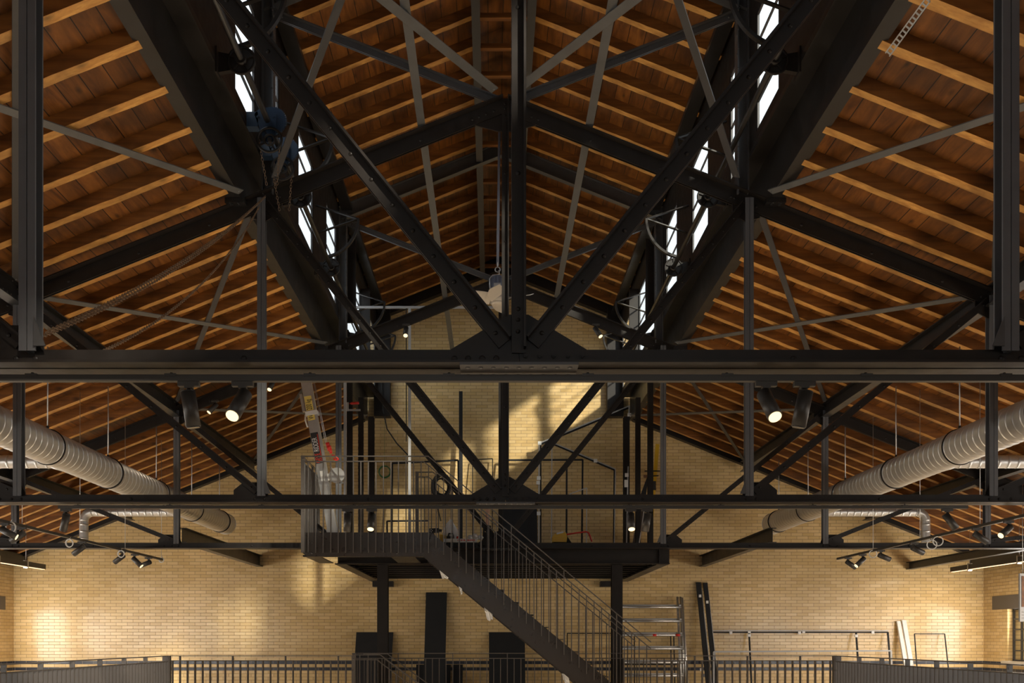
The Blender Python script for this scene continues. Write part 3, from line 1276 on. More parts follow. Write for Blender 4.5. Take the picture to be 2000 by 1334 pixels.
g1 = 'spotlights on the front truss'
zt1 = ZT - .018
spot(under(369, 5.03, zt1), (.022, .02, -.17), 0, 'unlit cylinder spotlight under the front truss on the duct and chain side', g1)
spot(under(474, 5.03, zt1), (-.037, -.115, -.14), 1, 'lit cylinder spotlight under the front truss on the chain side', g1, 40)
spot(under(1496, 5.03, zt1), (.027, -.11, -.145), 1, 'lit cylinder spotlight under the front truss on the side away from the chains', g1, 40)
spot(under(1571, 5.03, zt1), (-.03, .02, -.17), 0, 'unlit cylinder spotlight tilted slightly inward, beside a lit one under the front truss', g1)
g2 = 'spotlights on the middle truss'
zt2 = zt1 + .012
spot(under(129, 10.03, zt2), (-.05, .03, -.17), 0, 'unlit spotlight under the middle truss by the elbow of a branch duct', g2)
spot(under(679, 10.03, zt2), (-.008, .0, -.18), 0, 'unlit spotlight in front of the landing railing beside the mast lift', g2)
spot(under(726, 10.03, zt2), (-.005, -.08, -.16), 1, 'lit spotlight hanging in front of the landing railing', g2, 120)
spot(under(1232, 10.03, zt2), (0, -.08, -.16), 1, 'lit spotlight in front of the leaning posts on the platform', g2, 40)
spot(under(1264, 10.03, zt2), (-.02, .03, -.175), 0, 'unlit spotlight in front of the yellow level on the platform', g2)
spot(under(1850, 10.03, zt2), (.09, -.03, -.14), 0, 'unlit spotlight under the middle truss tilted towards the windows', g2)
g3 = 'small spotlights on the platform truss slopes'
for px, d, lb in ((420, (-.09, -.06, -.13), 'small lit spotlight on the left slope of the platform truss, lower one'),
                  (532, (-.03, -.08, -.13), 'small lit spotlight on the left slope of the platform truss, above the lift mast'),
                  (793, (0, -.09, -.13), 'small lit spotlight on the platform truss inside the lantern, near the grey pole frame'),
                  (1164, (.08, -.06, -.15), 'small lit spotlight in pale light on the lantern part of the platform truss')):
    X = (px - CX) * 14.9 / F + CAMX
    spot((X, 14.9, chord_z(X) - .075), d, 1, lb, g3, 22)
zs = E + 1.33 - .018
g4 = 'spotlights on the window wall track'
for px, d, on, lb in ((8, (.14, .04, -.08), 1, 'lit spotlight on the wire-hung track, at the photo edge by the lower slope'),
                      (42, (-.14, .0, -.09), 0, 'unlit spotlight on the wire-hung track beside a white cable ring'),
                      (160, (-.13, .02, -.09), 0, 'unlit spotlight half hidden by the platform truss, on the wire-hung track'),
                      (238, (-.13, .03, -.09), 0, 'unlit spotlight with a coiled white cable against the brick wall'),
                      (263, (.10, .0, -.1), 1, 'lit spotlight on the track end against the brick wall, beside the coil'),
                      (290, (-.14, .03, -.05), 0, 'last unlit spotlight on the wire-hung track, left end wall')):
    Y = (-5.66 - CAMX) * F / (px - CX)
    spot((-5.66, Y, zs), d, on, lb, g4, 28)
for px, d, on, lb in ((1908, (.14, .0, -.09), 0, 'unlit spotlight leaning outward on the wire-hung track by the windows'),
                      (1970, (-.12, -.05, -.09), 1, 'lit spotlight on the wire-hung track by the windows'),
                      (1786, (.14, .03, -.06), 0, 'unlit spotlight mostly hidden behind the platform truss, window side'),
                      (1721, (.15, .02, -.06), 0, 'unlit spotlight against the brick, third from the track end on the window side'),
                      (1685, (-.11, -.02, -.1), 1, 'lit spotlight between two unlit ones against the brick'),
                      (1657, (.14, .02, -.09), 0, 'last unlit spotlight at the end of the track on the window side')):
    Y = (5.6 - CAMX) * F / (px - CX)
    spot((5.6, Y, zs), d, on, lb, g4, 28)
# white safety cable rings on the tracks
for px, py, R, X, lb in ((20, 1030, .062, -5.66, 'white coiled cable ring near the photo edge on the hung track'),
                         (135, 1061, .05, -5.66, 'white coiled cable ring in front of the platform truss, left track'),
                         (236, 1082, .05, -5.66, 'white tangled cable ring on a spotlight before the left brick wall'),
                         (315, 1094, .04, -5.66, 'small white cable ring at the very end of the left track'),
                         (1820, 1064, .06, 5.6, 'white cable ring hanging under the right track, lower of two'),
                         (1832, 1057, .06, 5.6, 'white cable ring hanging under the right track, upper of two'),
                         (1705, 1082, .055, 5.6, 'thin white cable ring on the right track against brick')):
    Y = (X - CAMX) * F / (px - CX)
    c = W(px, py, Y - .03)
    m = MB()
    m.ring(c, (.3 if X > 0 else .1, 1, .1), R, .0055, 24, 6)
    m.ring(c + Vector((.004, .008, .003)), (.35 if X > 0 else .15, 1, .05), R * .97, .0055, 24, 6)
    m.tube([c + ZA * R, c + Vector((.01, .02, R + .03)), Vector((X, Y, E + 1.32))], .004, 5)
    tag(m.build('cable_ring', WHITE), lb, 'cable', 'white cable rings')

# linear lamps along both side aisles
for s, X, Y0, Y1 in ((-1, -8.5, 9.0, 18.1), (1, 8.78, 9.0, 18.8)):
    t = thing('linear_lamp', 'long black linear lamp with a lit lower edge hanging along the %s aisle' % ('left' if s < 0 else 'right window'), 'lamp', (X, (Y0 + Y1) / 2, E + 1.3), 'aisle linear lamps')
    MB().box(X - .035, X + .035, Y0, Y1, E + 1.30, E + 1.39).build('housing', LAMPB, t)
    MB().box(X - .026, X + .026, Y0 + .02, Y1 - .02, E + 1.292, E + 1.302).build('diffuser', LITBAR, t)
    for Y in (Y0 + .6, Y0 + 3.2, Y0 + 5.8, Y0 + 7.4, Y1 - .7):
        m = MB()
        m.cyl((X, Y, E + 1.39), (X, Y, board_z(X) - .17), .004, 6)
        m.build('suspension_wire', ZINC, t)
        m = MB()
        m.box(X - .04, X + .04, Y - .02, Y + .02, E + 1.27, E + 1.41)
        m.build('mounting_clip', ZINC, t)
    ld = bpy.data.lights.new('linear_lamp_light', 'AREA')
    ld.shape = 'RECTANGLE'
    ld.size, ld.size_y = .05, Y1 - Y0 - .1
    ld.energy = 240
    ld.color = (1.0, .85, .66)
    lo = bpy.data.objects.new('linear_lamp_light', ld)
    COL.objects.link(lo)
    lo.parent = t
    lo.location = Vector((X, (Y0 + Y1) / 2, E + 1.285)) - t.location

# ------------------------------------------------------------------ spiral ducts
def duct_mesh(p0, p1, R, pitch, phase=0.0, n=48):
    """Round duct with raised lock seams every pitch."""
    p0, p1 = Vector(p0), Vector(p1)
    d = (p1 - p0).normalized()
    L = (p1 - p0).length
    a = d.orthogonal().normalized()
    b = d.cross(a)
    st = [(0, R)]
    q = phase if phase > 0 else pitch / 2
    while q < L - .02:
        st += [(q - .022, R), (q - .007, R), (q - .003, R + .0045), (q + .003, R + .0045), (q + .007, R), (q + .022, R)]
        q += pitch
    st.append((L, R))
    m = MB()
    vs, fs = [], []
    for (t, r) in st:
        for i in range(n):
            th = 2 * math.pi * i / n
            # seams wind round the duct: shift each station with the angle
            vs.append(p0 + d * t + (a * math.cos(th) + b * math.sin(th)) * r)
    for k in range(len(st) - 1):
        for i in range(n):
            fs.append((k * n + i, k * n + (i + 1) % n, (k + 1) * n + (i + 1) % n, (k + 1) * n + i))
    m.add(vs, fs, True)
    m.add([], [])
    return m


for s, nm in ((-1, 'left'), (1, 'right')):
    X, Z, R = s * 5.37, E + 2.26, .2
    t = thing('spiral_duct', 'large galvanised spiral duct hung on rods over the %s aisle' % nm, 'duct', (X, 13.5, Z), 'main spiral ducts')
    m = duct_mesh((X, 7.5, Z), (X, 19.05, Z), R, .137)
    m.build('pipe', GALV, t)
    m = MB()
    m.ring((X, 19.05, Z), YA, R, .008, 48, 6)
    m.cyl((X, 18.9, Z), (X, 18.93, Z), R * .97, 40)
    m.build('end_grille', GALV, t)
    for Y in (7.95, 9.65, 11.42, 13.22, 15.12, 16.9, 18.62):
        m = MB()
        m.ring((X, Y, Z), YA, R + .007, .010, 48, 6)
        m.box(X - .012, X + .012, Y - .012, Y + .012, Z + R, Z + R + .05)
        m.build('hoop', BLACK, t)
        m = MB()
        m.cyl((X, Y, Z + R + .03), (X, Y, board_z(X) - .16), .0075, 8)
        m.build('hanger_rod', ZINC, t)

    # branch ducts
    Zb = E + 2.21
    t = thing('branch_duct', 'thin level branch duct leaving the %s main duct just behind the middle truss' % nm, 'duct', (s * 7, 12.1, Zb), 'branch ducts')
    m = duct_mesh((s * 5.5, 12.1, Zb), (s * 9.3, 12.1, Zb), .08, .12, n=32)
    m.build('pipe', GALV, t)
    MB().cyl((s * 5.5, 12.1, Zb), (s * 5.62, 12.1, Zb), .12, 32, .085).build('saddle', GALV, t)
    for xx in (6.6, 8.2):
        m = MB()
        m.cyl((s * xx, 12.0, Zb), (s * xx, 12.0, board_z(xx) - .1), .004, 6)
        m.build('hanger_rod', ZINC, t)
    t = thing('branch_duct', 'thin branch duct with a downward elbow off the %s main duct near the end wall' % nm, 'duct', (s * 6.5, 16.9, Zb), 'branch ducts')
    xe = s * (7.25 if s < 0 else 7.42)
    m = duct_mesh((s * 5.5, 16.9, Zb), (xe - s * .16, 16.9, Zb), .075, .12, n=32)
    m.build('pipe', GALV, t)
    m = MB()
    arc = [Vector((xe - s * .16 + s * .16 * math.sin(a), 16.9, Zb - .16 + .16 * math.cos(a))) for a in [math.pi / 2 * i / 10 for i in range(11)]]
    m.tube(arc, .077, 28)
    m.build('elbow', GALV, t)
    m = duct_mesh((xe, 16.9, Zb - .16), (xe, 16.9, Zb - .52), .075, .12, n=32)
    m.build('drop_pipe', GALV, t)
    MB().cyl((s * 5.5, 16.9, Zb), (s * 5.62, 16.9, Zb), .11, 32, .08).build('saddle', GALV, t)

# ------------------------------------------------------------------ level steel beams between platform truss and end wall
def lbeam(X, Y0, Y1, z0, z1, label):
    m = MB()
    m.prof(ISEC(z1 - z0, .13, .012, .01), (X, Y0, z0), (X, Y1, z0), XA, ZA)
    tag(m.build('level_beam', GIRD), label, 'beam', 'level beams into the end wall')


lbeam(-4.93, 15.0, YW, E + 1.49, E + 1.72, 'black I-beam running into the end wall left of the platform')
lbeam(4.2, 15.0, YW, E + 1.49, E + 1.72, 'black I-beam running into the end wall right of the platform')
lbeam(8.47, 13.0, YW, E + 1.43, E + 1.58, 'black I-beam running into the end wall above the window aisle, with a rust stain')

# ------------------------------------------------------------------ upper platform
PZ = E + 1.44   # platform floor
PX0, PX1, PY0 = -2.62, 2.66, 15.24
t = thing('platform', 'black steel platform against the end wall on two posts', 'platform', (0, 17.5, E + 1.18))
m = MB()
m.prof(ISEC(.24, .12, .014, .01), (PX0 + .05, PY0 + .06, E + 1.18), (PX1, PY0 + .06, E + 1.18), YA, ZA)
m.box(PX1 - .17, PX1 - .155, PY0, PY0 + .06, E + 1.19, E + 1.41)
m.build('front_beam', BLACK, t)
for X in (PX0 + .09, PX1 - .09):
    m = MB()
    m.prof(ISEC(.24, .18, .014, .01), (X, PY0 + .06, E + 1.18), (X, YW - .02, E + 1.18), XA, ZA)
    m.build('edge_beam', GIRD, t)
for k in range(9):
    Y = PY0 + .5 + k * .5
    m = MB()
    m.prof(ISEC(.12, .07, .008, .006), (PX0 + .12, Y, E + 1.23), (PX1 - .12, Y, E + 1.23), YA, ZA)
    m.build('joist', BLACK, t)
MB().box(PX0, PX1, PY0 - .08, YW - .02, E + 1.42, PZ).build('deck', MATTE, t)
for X in (-1.88, 1.855):
    m = MB()
    m.prof([(-.085, -.08), (.085, -.08), (.085, -.068), (.004, -.068), (.004, .068), (.085, .068), (.085, .08), (-.085, .08), (-.085, .068), (-.004, .068), (-.004, -.068), (-.085, -.068)],
           (X, 15.5, -3.6), (X, 15.5, E + 1.18), XA, YA)
    m.build('leg', BLACK, t)
for X in (-2.36, 2.30):
    m = MB()
    m.box(X - .22, X + .2, YW - .2, YW - .0, E + 1.07, E + 1.18)
    m.build('wall_bearing', BLACK, t)

# landing in front of the truss, and the stair down to the mezzanine
SLP = .835


def sz(x):                    # top edge of the stringers
    return E + 1.516 - SLP * (x + 1.0)


YS0, YS1 = 13.8, 14.76
st = thing('steel_stair', 'black steel stair with landing, running down from the platform across the end wall', 'stair', (0, 14.3, 0))
low = .417 * 1.0
for Y in (YS0, YS1):
    m = MB()
    poly = [(-1.118, E + 1.173), (-1.0, E + 1.516), (2.49, 0.0), (1.97, 0.0)]
    m.poly(poly, XA, ZA, (0, Y - .006, 0), (0, .012, 0))
    m.build('stringer', RAILM, st)
m = MB()
m.poly([(-2.84, E + 1.516), (-.99, E + 1.516), (-1.118, E + 1.173), (-2.77, E + 1.173), (-2.84, E + 1.23)], XA, ZA, (0, YS0 - .006, 0), (0, .012, 0))
for X in (-2.70, -1.49):
    for z in (1.43, 1.28):
        m.dome((X, YS0 - .006, E + z - .06), (0, -1, 0), .014)
m.build('fascia', RAILM, st)
m = MB()
m.box(-2.846, -2.834, YS0, 15.2, E + 1.23, E + 1.516)
m.build('side_fascia', RAILM, st)
MB().box(-2.834, -1.0, YS0 + .006, 14.86, E + 1.43, E + 1.45).build('landing_floor', MATTE, st)
m = MB()
m.box(-2.834, -1.1, YS0 + .02, YS0 + .12, E + 1.173, E + 1.19)
m.build('fascia_flange', GIRD, st)
m = MB()
m.prof([(-2.834, 0), (-2.62, 0), (-2.62, .012), (-2.834, .012)], (0, YS0 + .02, E + 1.185), (0, 15.2, E + 1.185), XA, ZA)
m.build('underside_strip', GIRD, st)
MB().box(-1.6, -1.25, YS0 + .1, 15.1, E + 1.185, E + 1.2).build('underside_strip', GIRD, st)
for k in range(4):
    MB().box(-2.62, -1.1, YS0 + .25 + .22 * k, YS0 + .31 + .22 * k, E + 1.25, E + 1.40).build('landing_joist', BLACK, st)
nst = 16
for k in range(1, nst):
    z = E + 1.44 - (E + 1.44) * k / nst
    x = -1.0 + (E + 1.516 - z) / SLP - .14
    m = MB()
    m.box(x - .02, x + .24, YS0 + .006, YS1 - .006, z - .035, z - .03 + .005)
    m.box(x - .02, x - .012, YS0 + .006, YS1 - .006, z - .035, z)
    m.build('tread', RAILM, st)


def pathz(pts, x):
    for (a, b) in zip(pts[:-1], pts[1:]):
        if a[0] <= x <= b[0] + 1e-9:
            return a[1] + (b[1] - a[1]) * (x - a[0]) / (b[0] - a[0])
    return pts[-1][1]


def railing_x(name, label, Y, top, low, x0, x1, footz, step=.1068, post_every=7, phase=0, bw=.012, bd=.035, end_plate=None, group=None, mt=None):
    """Railing facing the viewer: two flat rails along the (x, z) paths and flat bar balusters."""
    mt = mt or RAILB
    t = thing(name, label, 'railing', ((x0 + x1) / 2, Y, footz((x0 + x1) / 2)), group)
    for nm, path in (('top_rail', top), ('lower_rail', low)):
        m = MB()
        for a, b in zip(path[:-1], path[1:]):
            m.bar((a[0], Y, a[1]), (b[0], Y, b[1]), .012, .04, ZA)
        m.build(nm, mt, t)
    x = x0 + step * .5
    k = phase
    while x < x1 - .01:
        zt_ = pathz(low, x)
        m = MB()
        ispost = k % post_every == 0
        m.box(x - bw / 2, x + bw / 2, Y - bd / 2, Y + bd / 2, footz(x), pathz(top, x) if ispost else zt_)
        m.build('post' if ispost else 'baluster', mt, t)
        x += step
        k += 1
    for xe in end_plate or ():
        m = MB()
        m.box(xe - .025, xe + .025, Y - .03, Y + .03, footz(xe), pathz(top, xe) + .006)
        m.dome((xe - .0, Y - .03, pathz(top, xe) - .045), (0, -1, 0), .012)
        m.build('end_post', mt, t)
    return t


ZTOP = E + 2.594
XB = -1.04
lo1 = .073


def foot_front(x):
    return E + 1.225 if x < -1.02 else sz(x) - .17


# front railing of landing and stair, standing on the face of the stringer
railing_x('stair_railing', 'railing along the front of landing and stair, its upright bars lit pale on the landing', YS0 - .03,
          [(-2.83, ZTOP), (XB, ZTOP), (2.12, ZTOP - SLP * (2.12 - XB))],
          [(-2.83, ZTOP - lo1), (XB - .07, ZTOP - lo1), (2.12, ZTOP - lo1 - .02 - SLP * (2.12 - XB))],
          -2.80, 2.16, foot_front, .1068, 7, 1, end_plate=(-2.82,), group='stair railings')
m_foot = lambda x: E + 1.3 if x < -1.02 else sz(x) - .05
railing_x('stair_railing', 'railing along the rear of the stair, starting with a thick post behind the landing', YS1 + .03,
          [(-1.30, ZTOP - .05), (XB, ZTOP - .05), (2.05, ZTOP - .05 - SLP * (2.05 - XB))],
          [(-1.30, ZTOP - .05 - lo1), (XB - .07, ZTOP - .05 - lo1), (2.05, ZTOP - .07 - lo1 - SLP * (2.05 - XB))],
          -1.22, 2.08, m_foot, .1068, 7, 3, end_plate=(-1.28,), group='stair railings')


def railing_y(name, label, X, z, y0, y1, footz, step=.1068, post_every=7, fin=.05, group=None, mt=None, plate=0):
    mt = mt or RAILB
    t = thing(name, label, 'railing', (X, (y0 + y1) / 2, footz), group)
    MB().box(X - .02, X + .02, y0, y1, z - .006, z + .006).build('top_rail', mt, t)
    MB().box(X - .02, X + .02, y0, y1, z - .085, z - .073).build('lower_rail', mt, t)
    y, k = y0 + step / 2, 0
    n_b = 0
    while y < y1 - .02:
        m = MB()
        if k % post_every == 0:
            m.box(X - fin / 2, X + fin / 2, y - .007, y + .007, footz, z)
            if plate and (k // post_every) % 3 == 0:
                m.cyl((X - .002, y - .012, z - .038), (X - .002, y - .006, z - .038), .016, 12)
            m.build('post', mt, t)
        else:
            m.box(X - fin / 2, X + fin / 2, y - .006, y + .006, footz, z - .08)
            m.build('baluster', mt, t)
        y += step
        k += 1
    return t


railing_y('landing_railing', 'short side railing of the landing beside the mast lift, seen edge on', -2.84, ZTOP, YS0, 15.2, E + 1.25, fin=.03)

# well railings on the mezzanine
ZW = E - .24
ZF = 0.02
railing_x('well_railing', 'railing facing the viewer along the far edge of the floor well, left of the stair', 13.75,
          [(-4.74, ZW), (-2.12, ZW)], [(-4.74, ZW - .068), (-2.12, ZW - .068)], -4.72, -2.12, lambda x: ZF - .2, .1068, 7, 6, bw=.016, bd=.05, end_plate=(-4.72, -2.1), group='well railings')
railing_x('well_railing', 'railing facing the viewer along the far edge of the floor well, right of the stair', 13.75,
          [(2.62, ZW), (4.72, ZW)], [(2.1, ZW - .068), (4.72, ZW - .068)], 2.15, 4.72, lambda x: ZF - .2, .1068, 7, 2, bw=.016, bd=.05, end_plate=(4.72,), group='well railings')
railing_x('well_railing', 'thin railing behind the stair opening in front of the black boards', 15.2,
          [(-2.33, E - .225), (2.9, E - .225)], [(-2.33, E - .305), (2.9, E - .305)], -2.3, 2.9, lambda x: ZF - .2, .1068, 8, 2, bw=.012, bd=.03, end_plate=(-2.3,), group='well railings')
railing_y('well_railing', 'long railing of upright fins running along the left edge of the floor well', -4.74, ZW, 4.6, 13.7, ZF - .2, .1068, 7, .055, 'well railings', plate=1)
railing_y('well_railing', 'long railing of upright fins running along the right edge of the floor well', 4.74, ZW, 4.6, 13.7, ZF - .2, .1068, 7, .055, 'well railings', plate=1)
# handrails of the flight going down inside the well
for Y, lb in ((14.0, 'front'), (14.95, 'rear')):
    z0 = E - .29
    railing_x('flight_railing', 'sloping %s railing of the lower flight, dropping behind the front posts' % lb, Y,
              [(-2.12, z0 + .06), (-1.75, z0 + .06), (1.2, z0 + .06 - .74 * 2.95)], [(-2.12, z0 - .01), (-1.8, z0 - .01), (1.2, z0 - .03 - .74 * 3.0)],
              -2.1, 1.2, lambda x: (z0 - 1.15 if x < -1.75 else z0 - 1.15 - .74 * (x + 1.75)), .1068, 7, 0, group='lower flight railings')
for i, (px, py, sx, sz_) in enumerate(((866, 1121, .13, .16), (898, 1152, .04, .11), (953, 1198, .12, .19), (1104, 1326, .10, .15))):
    c = W(px, py, YS0 + .06)
    m = MB()
    rnd = random.Random(i)
    n = 5
    vs = []
    for k in range(n):
        for j in range(n):
            u, v_ = k / (n - 1) - .5, j / (n - 1)
            vs.append((c.x + u * sx * (1 - .35 * v_) + v_ * .03, c.y + rnd.uniform(-.012, .012), c.z + sz_ * (.5 - v_) + .02 * rnd.uniform(-1, 1)))
    fs = [(k * n + j, k * n + j + 1, (k + 1) * n + j + 1, (k + 1) * n + j) for k in range(n - 1) for j in range(n - 1)]
    m.add(vs, fs)
    vs2 = [(x, y + .004, z) for (x, y, z) in vs]
    m.add(vs2, [f[::-1] for f in fs])
    tag(m.build('paper_scrap', PAPER), 'white scrap of masking paper stuck under the stair, %s from the top' % ordinal(i + 1), 'paper scrap', 'paper scraps under the stair')

# ------------------------------------------------------------------ posts and pole frame on the platform
def isec_post(X, Y, z0, z1, label, wd=.09, group=None):
    m = MB()
    m.prof(ISEC(wd, wd, .008, .007), (X, Y - wd / 2, z0), (X, Y - wd / 2, z1), XA, YA)
    m.dome((X, Y - wd / 2, z0 + 1.9), (0, -1, 0), .006)
    return tag(m.build('partition_post', BLACK), label, 'post', group)


ordw = ['nearest the stair landing', 'between two others', 'against the end wall']
for s, nm in ((-1, 'lift'), (1, 'yellow level')):
    for k, Y in enumerate((16.65, 18.07, 19.62)):
        isec_post(s * 2.58, Y, PZ, E + 4.49, 'tall black partition post under the girder on the %s side, %s' % (nm, ['front one', 'middle one', 'one at the wall'][k]), .09 if k < 2 else .12, 'partition posts on the platform')
YP = 16.2
t = thing('pole_stand', 'pale grey square pole frame with a level crossbar, standing behind the landing railing', 'frame', (-1.5, YP, PZ))
zc = E + 5.52
for px in (674, 800):
    X = (px - CX) * YP / F + CAMX
    MB().box(X - .022, X + .022, YP - .022, YP + .022, PZ, zc).build('pole', LGREY, t)
Xa, Xb = (674 - CX) * YP / F + CAMX, (974 - CX) * YP / F + CAMX
MB().box(Xa, Xb, YP - .018, YP + .018, zc - .0, zc + .036).build('crossbar', LGREY, t)
Xm = (797 - CX) * YP / F + CAMX
MB().box(Xm - .035, Xm - .022, YP - .02, YP + .02, E + 3.3, zc).build('black_strip', BLACK, t)

# screw clamp across the posts
t = thing('bar_clamp', 'grey bar clamp with a red handle gripping the posts beside the lift', 'clamp', W(682, 801, 16.4))
MB().bar(W(664, 801, 16.5), W(704, 801, 16.5), .03, .02).build('bar', ZINC, t)
MB().bar(W(679, 803, 16.45), W(679, 786, 16.45), .03, .025, XA).build('jaw', ZINC, t)
m = MB()
m.cyl(W(686, 788, 16.45), W(701, 787, 16.45), .022, 12)
m.cyl(W(683, 788, 16.45), W(686, 788, 16.45), .012, 10)
m.build('handle', RED, t)

# ------------------------------------------------------------------ mast lift on the landing
YL = 14.35


def lift():
    t = thing('mast_lift', 'silver aluminium mast lift leaning behind the landing railing, with a yellow load sticker', 'lift', W(652, 1052, YL))
    a, b = W(652, 1046, YL), W(594, 722, YL)
    d = (b - a).normalized()
    sx = d.cross(YA).normalized()
    if sx.x < 0:
        sx = -sx
    L = (b - a).length
    m = MB()
    # U section mast with side lips
    pts = [(-.075, -.05), (.045, -.05), (.045, .05), (-.075, .05)]
    m.prof(pts, a, b, sx, YA)
    m.prof([(.045, -.055), (.075, -.055), (.075, .055), (.062, .055), (.062, -.02), (.045, -.02)], a, b, sx, YA)
    m.build('mast', ALU, t)
    m = MB()
    m.prof([(-.088, -.06), (.088, -.06), (.088, .06), (-.088, .06)], a + d * .02, a + d * .10, sx, YA)
    m.box(a.x - .2, a.x + .2, YL - .12, YL + .3, PZ, PZ + .06)
    m.build('foot', ALU, t)

    def at(py):
        return a + (b - a) * ((1046 - py) / (1046 - 722.0))

    def sticker(nm, py0, py1, material, w0=-.065, w1=.04):
        m = MB()
        m.prof([(w0, -.053), (w1, -.053), (w1, -.0505), (w0, -.0505)], at(py0), at(py1), sx, YA)
        return m.build(nm, material, t)

    def text(body, py, size, material, off, xs=.6):
        c = bpy.data.curves.new('lettering', 'FONT')
        c.body = body
        c.size = size
        c.align_x = 'LEFT'
        c.align_y = 'CENTER'
        c.extrude = .0005
        c.materials.append(material)
        tmp = bpy.data.objects.new('lettering', c)
        COL.objects.link(tmp)
        bpy.context.view_layer.update()
        me = bpy.data.meshes.new_from_object(tmp.evaluated_get(bpy.context.evaluated_depsgraph_get()))
        bpy.data.objects.remove(tmp)
        for vtx in me.vertices:
            vtx.co.x *= xs
        o = bpy.data.objects.new('lettering', me)
        COL.objects.link(o)
        # x of the text runs up the mast, its face looks at the viewer
        xa = d
        za = -YA
        ya = za.cross(xa)
        M = Matrix((xa, ya, za)).transposed().to_4x4()
        o.parent = t
        o.matrix_local = Matrix.Translation(at(py) + sx * off - YA * .0545 - t.location) @ M
        return o
    sticker('load_sticker', 803, 775, LABELY)
    text('200 kg', 801.5, .115, INK, -.012, .50)
    sticker('load_sticker', 822, 811, LABELY)
    text('W', 820.0, .10, INK, -.012, .65)
    sticker('name_sticker', 906, 846, INK, -.068, .043)
    m = MB()
    m.prof([(.026, -.0545), (.034, -.0545), (.034, -.0532), (.026, -.0532)], at(904), at(850), sx, YA)
    m.build('sticker_underline', REDINK, t)
    text('GEVE', 905.0, .105, REDINK, -.018, .58)
    text('RIDDER', 883.0, .105, WHITE, -.018, .58)
    sticker('paper_sticker', 940, 921, WHITE, -.03, .02)
    # winch drum, crank and rope
    c = at(935) + sx * .21
    m = MB()
    m.cyl(c - YA * .07, c + YA * .05, .10, 28)
    m.cyl(c - YA * .08, c - YA * .07, .115, 28)
    m.build('winch_drum', ALU, t)
    m = MB()
    q = c - YA * .1
    m.bar(q + Vector((-.09, 0, .13)), q + Vector((.09, 0, -.12)), .03, .012, YA)
    m.cyl(q + Vector((.09, 0, -.12)), q + Vector((.09, -.1, -.12)), .014, 10)
    m.build('crank', ZINC, t)
    MB().bar(at(935) + sx * .07, c, .12, .1, YA).build('winch_bracket', WHITE, t)
    m = MB()
    top = at(735) + sx * .10
    for k in (0, 1):
        m.tube([top + sx * .015 * k, W(637 + 3 * k, 872, YL - .05)], .004, 6)
    m.build('rope', ZINC, t)
    m = MB()
    p = W(642, 876, YL - .06)
    for k, (dx, dz, r) in enumerate(((-.02, .05, .03), (.0, .0, .036), (.02, -.04, .026))):
        m.cyl(p + Vector((dx, 0, dz + .035)), p + Vector((dx + .015, 0, dz - .035)), r, 12, r * .8)
    m.build('red_stop', RED, t)
    m = MB()
    p = W(653, 893, YL - .06)
    m.tube([p + Vector((-.04, 0, .03)), p + Vector((.02, 0, .01)), p + Vector((.06, 0, -.03)), p + Vector((.03, 0, -.05)), p + Vector((-.01, 0, -.02))], .014, 8)
    m.build('red_hook', RED, t)
    m = MB()
    m.prof([(-.09, -.03), (-.13, -.03), (-.13, .03), (-.09, .03)], at(802), at(768), sx, YA)
    m.build('side_bracket', ALU, t)
    m = MB()
    m.prof([(-.09, -.065), (.09, -.065), (.09, .065), (-.09, .065)], at(812), at(804), sx, YA)
    m.tube([at(808) - sx * .1, at(818) - sx * .115, at(832) - sx * .10 + ZA * .0], .012, 8)
    m.build('strap', PAPER, t)
    return t


lift()

# ------------------------------------------------------------------ frames and boards leaning against the end wall
def leaner(pts, Y0, Y1, name, label, cat, material, w_=.03, th=.03, group=None, lines=None):
    """A frame of bars through pixel points; Y runs from Y0 at the foot to Y1 at the top."""
    ys = [p[1] for seg in pts for p in seg]
    lo, hi = max(ys), min(ys)

    def P(px, py):
        Y = Y0 + (Y1 - Y0) * (lo - py) / max(1, lo - hi)
        v = W(px, py, Y)
        if py == lo and lo in (1065, 1380):
            v.z = PZ if lo < 1300 else 0.0
        return v
    t = thing(name, label, cat, P(*max((p for seg in pts for p in seg), key=lambda q: q[1])), group)
    for seg in pts:
        for a, b in zip(seg[:-1], seg[1:]):
            d = (P(*b) - P(*a))
            MB().bar(P(*a), P(*b), th, w_, YA).build('upright' if abs(d.z) > abs(d.x) * 1.2 else 'rail', material, t)
    return t, P


def blocks(t, P, pts, s=.035, material=None):
    for (px, py) in pts:
        c = P(px, py)
        MB().box(c.x - s, c.x + s, c.y - .03, c.y + .01, c.z - s, c.z + s).build('tape_patch', material or WHITE, t)


gf = 'frames leaning on the wall above the platform'
YB, YTp = 19.45, 19.86
leaner([[(765, 1065), (766, 905), (895, 899), (897, 1065)]], YB, YTp, 'steel_framework', 'black frame as high as the railing, leaning behind the green cord coil', 'frame', MATTE, .035, .03, gf)
leaner([[(900, 1065), (900, 765)]], YB, YTp, 'metal_profile', 'tall black profile leaning upright on the wall in the middle of the platform', 'profile', MATTE, .075, .05)
leaner([[(757, 1065), (756, 1018), (838, 1017)]], YB - .3, YB, 'steel_framework', 'low black frame seen under the truss chord left of the rear stair post', 'frame', MATTE, .03, .03, gf)
leaner([[(923, 1065), (923, 898), (962, 896), (961, 1065)]], YB, YTp, 'steel_framework', 'narrow thin black frame leaning between profile and middle truss post', 'frame', MATTE, .018, .02, gf)
leaner([[(975, 1065), (975, 899), (1138, 898), (1136, 1065)], [(1107, 899), (1106, 1065)]], YB, YTp, 'steel_framework', 'wide black frame with an inner upright leaning behind the yellow machine', 'frame', MATTE, .035, .03, gf)
t, P = leaner([[(1052, 1065), (1053, 866), (1229, 793), (1223, 1065)]], YB - .25, YTp - .05, 'steel_framework', 'largest frame with a top sloping up to the window side, pale taped edges', 'frame', LGREY, .022, .03, gf)
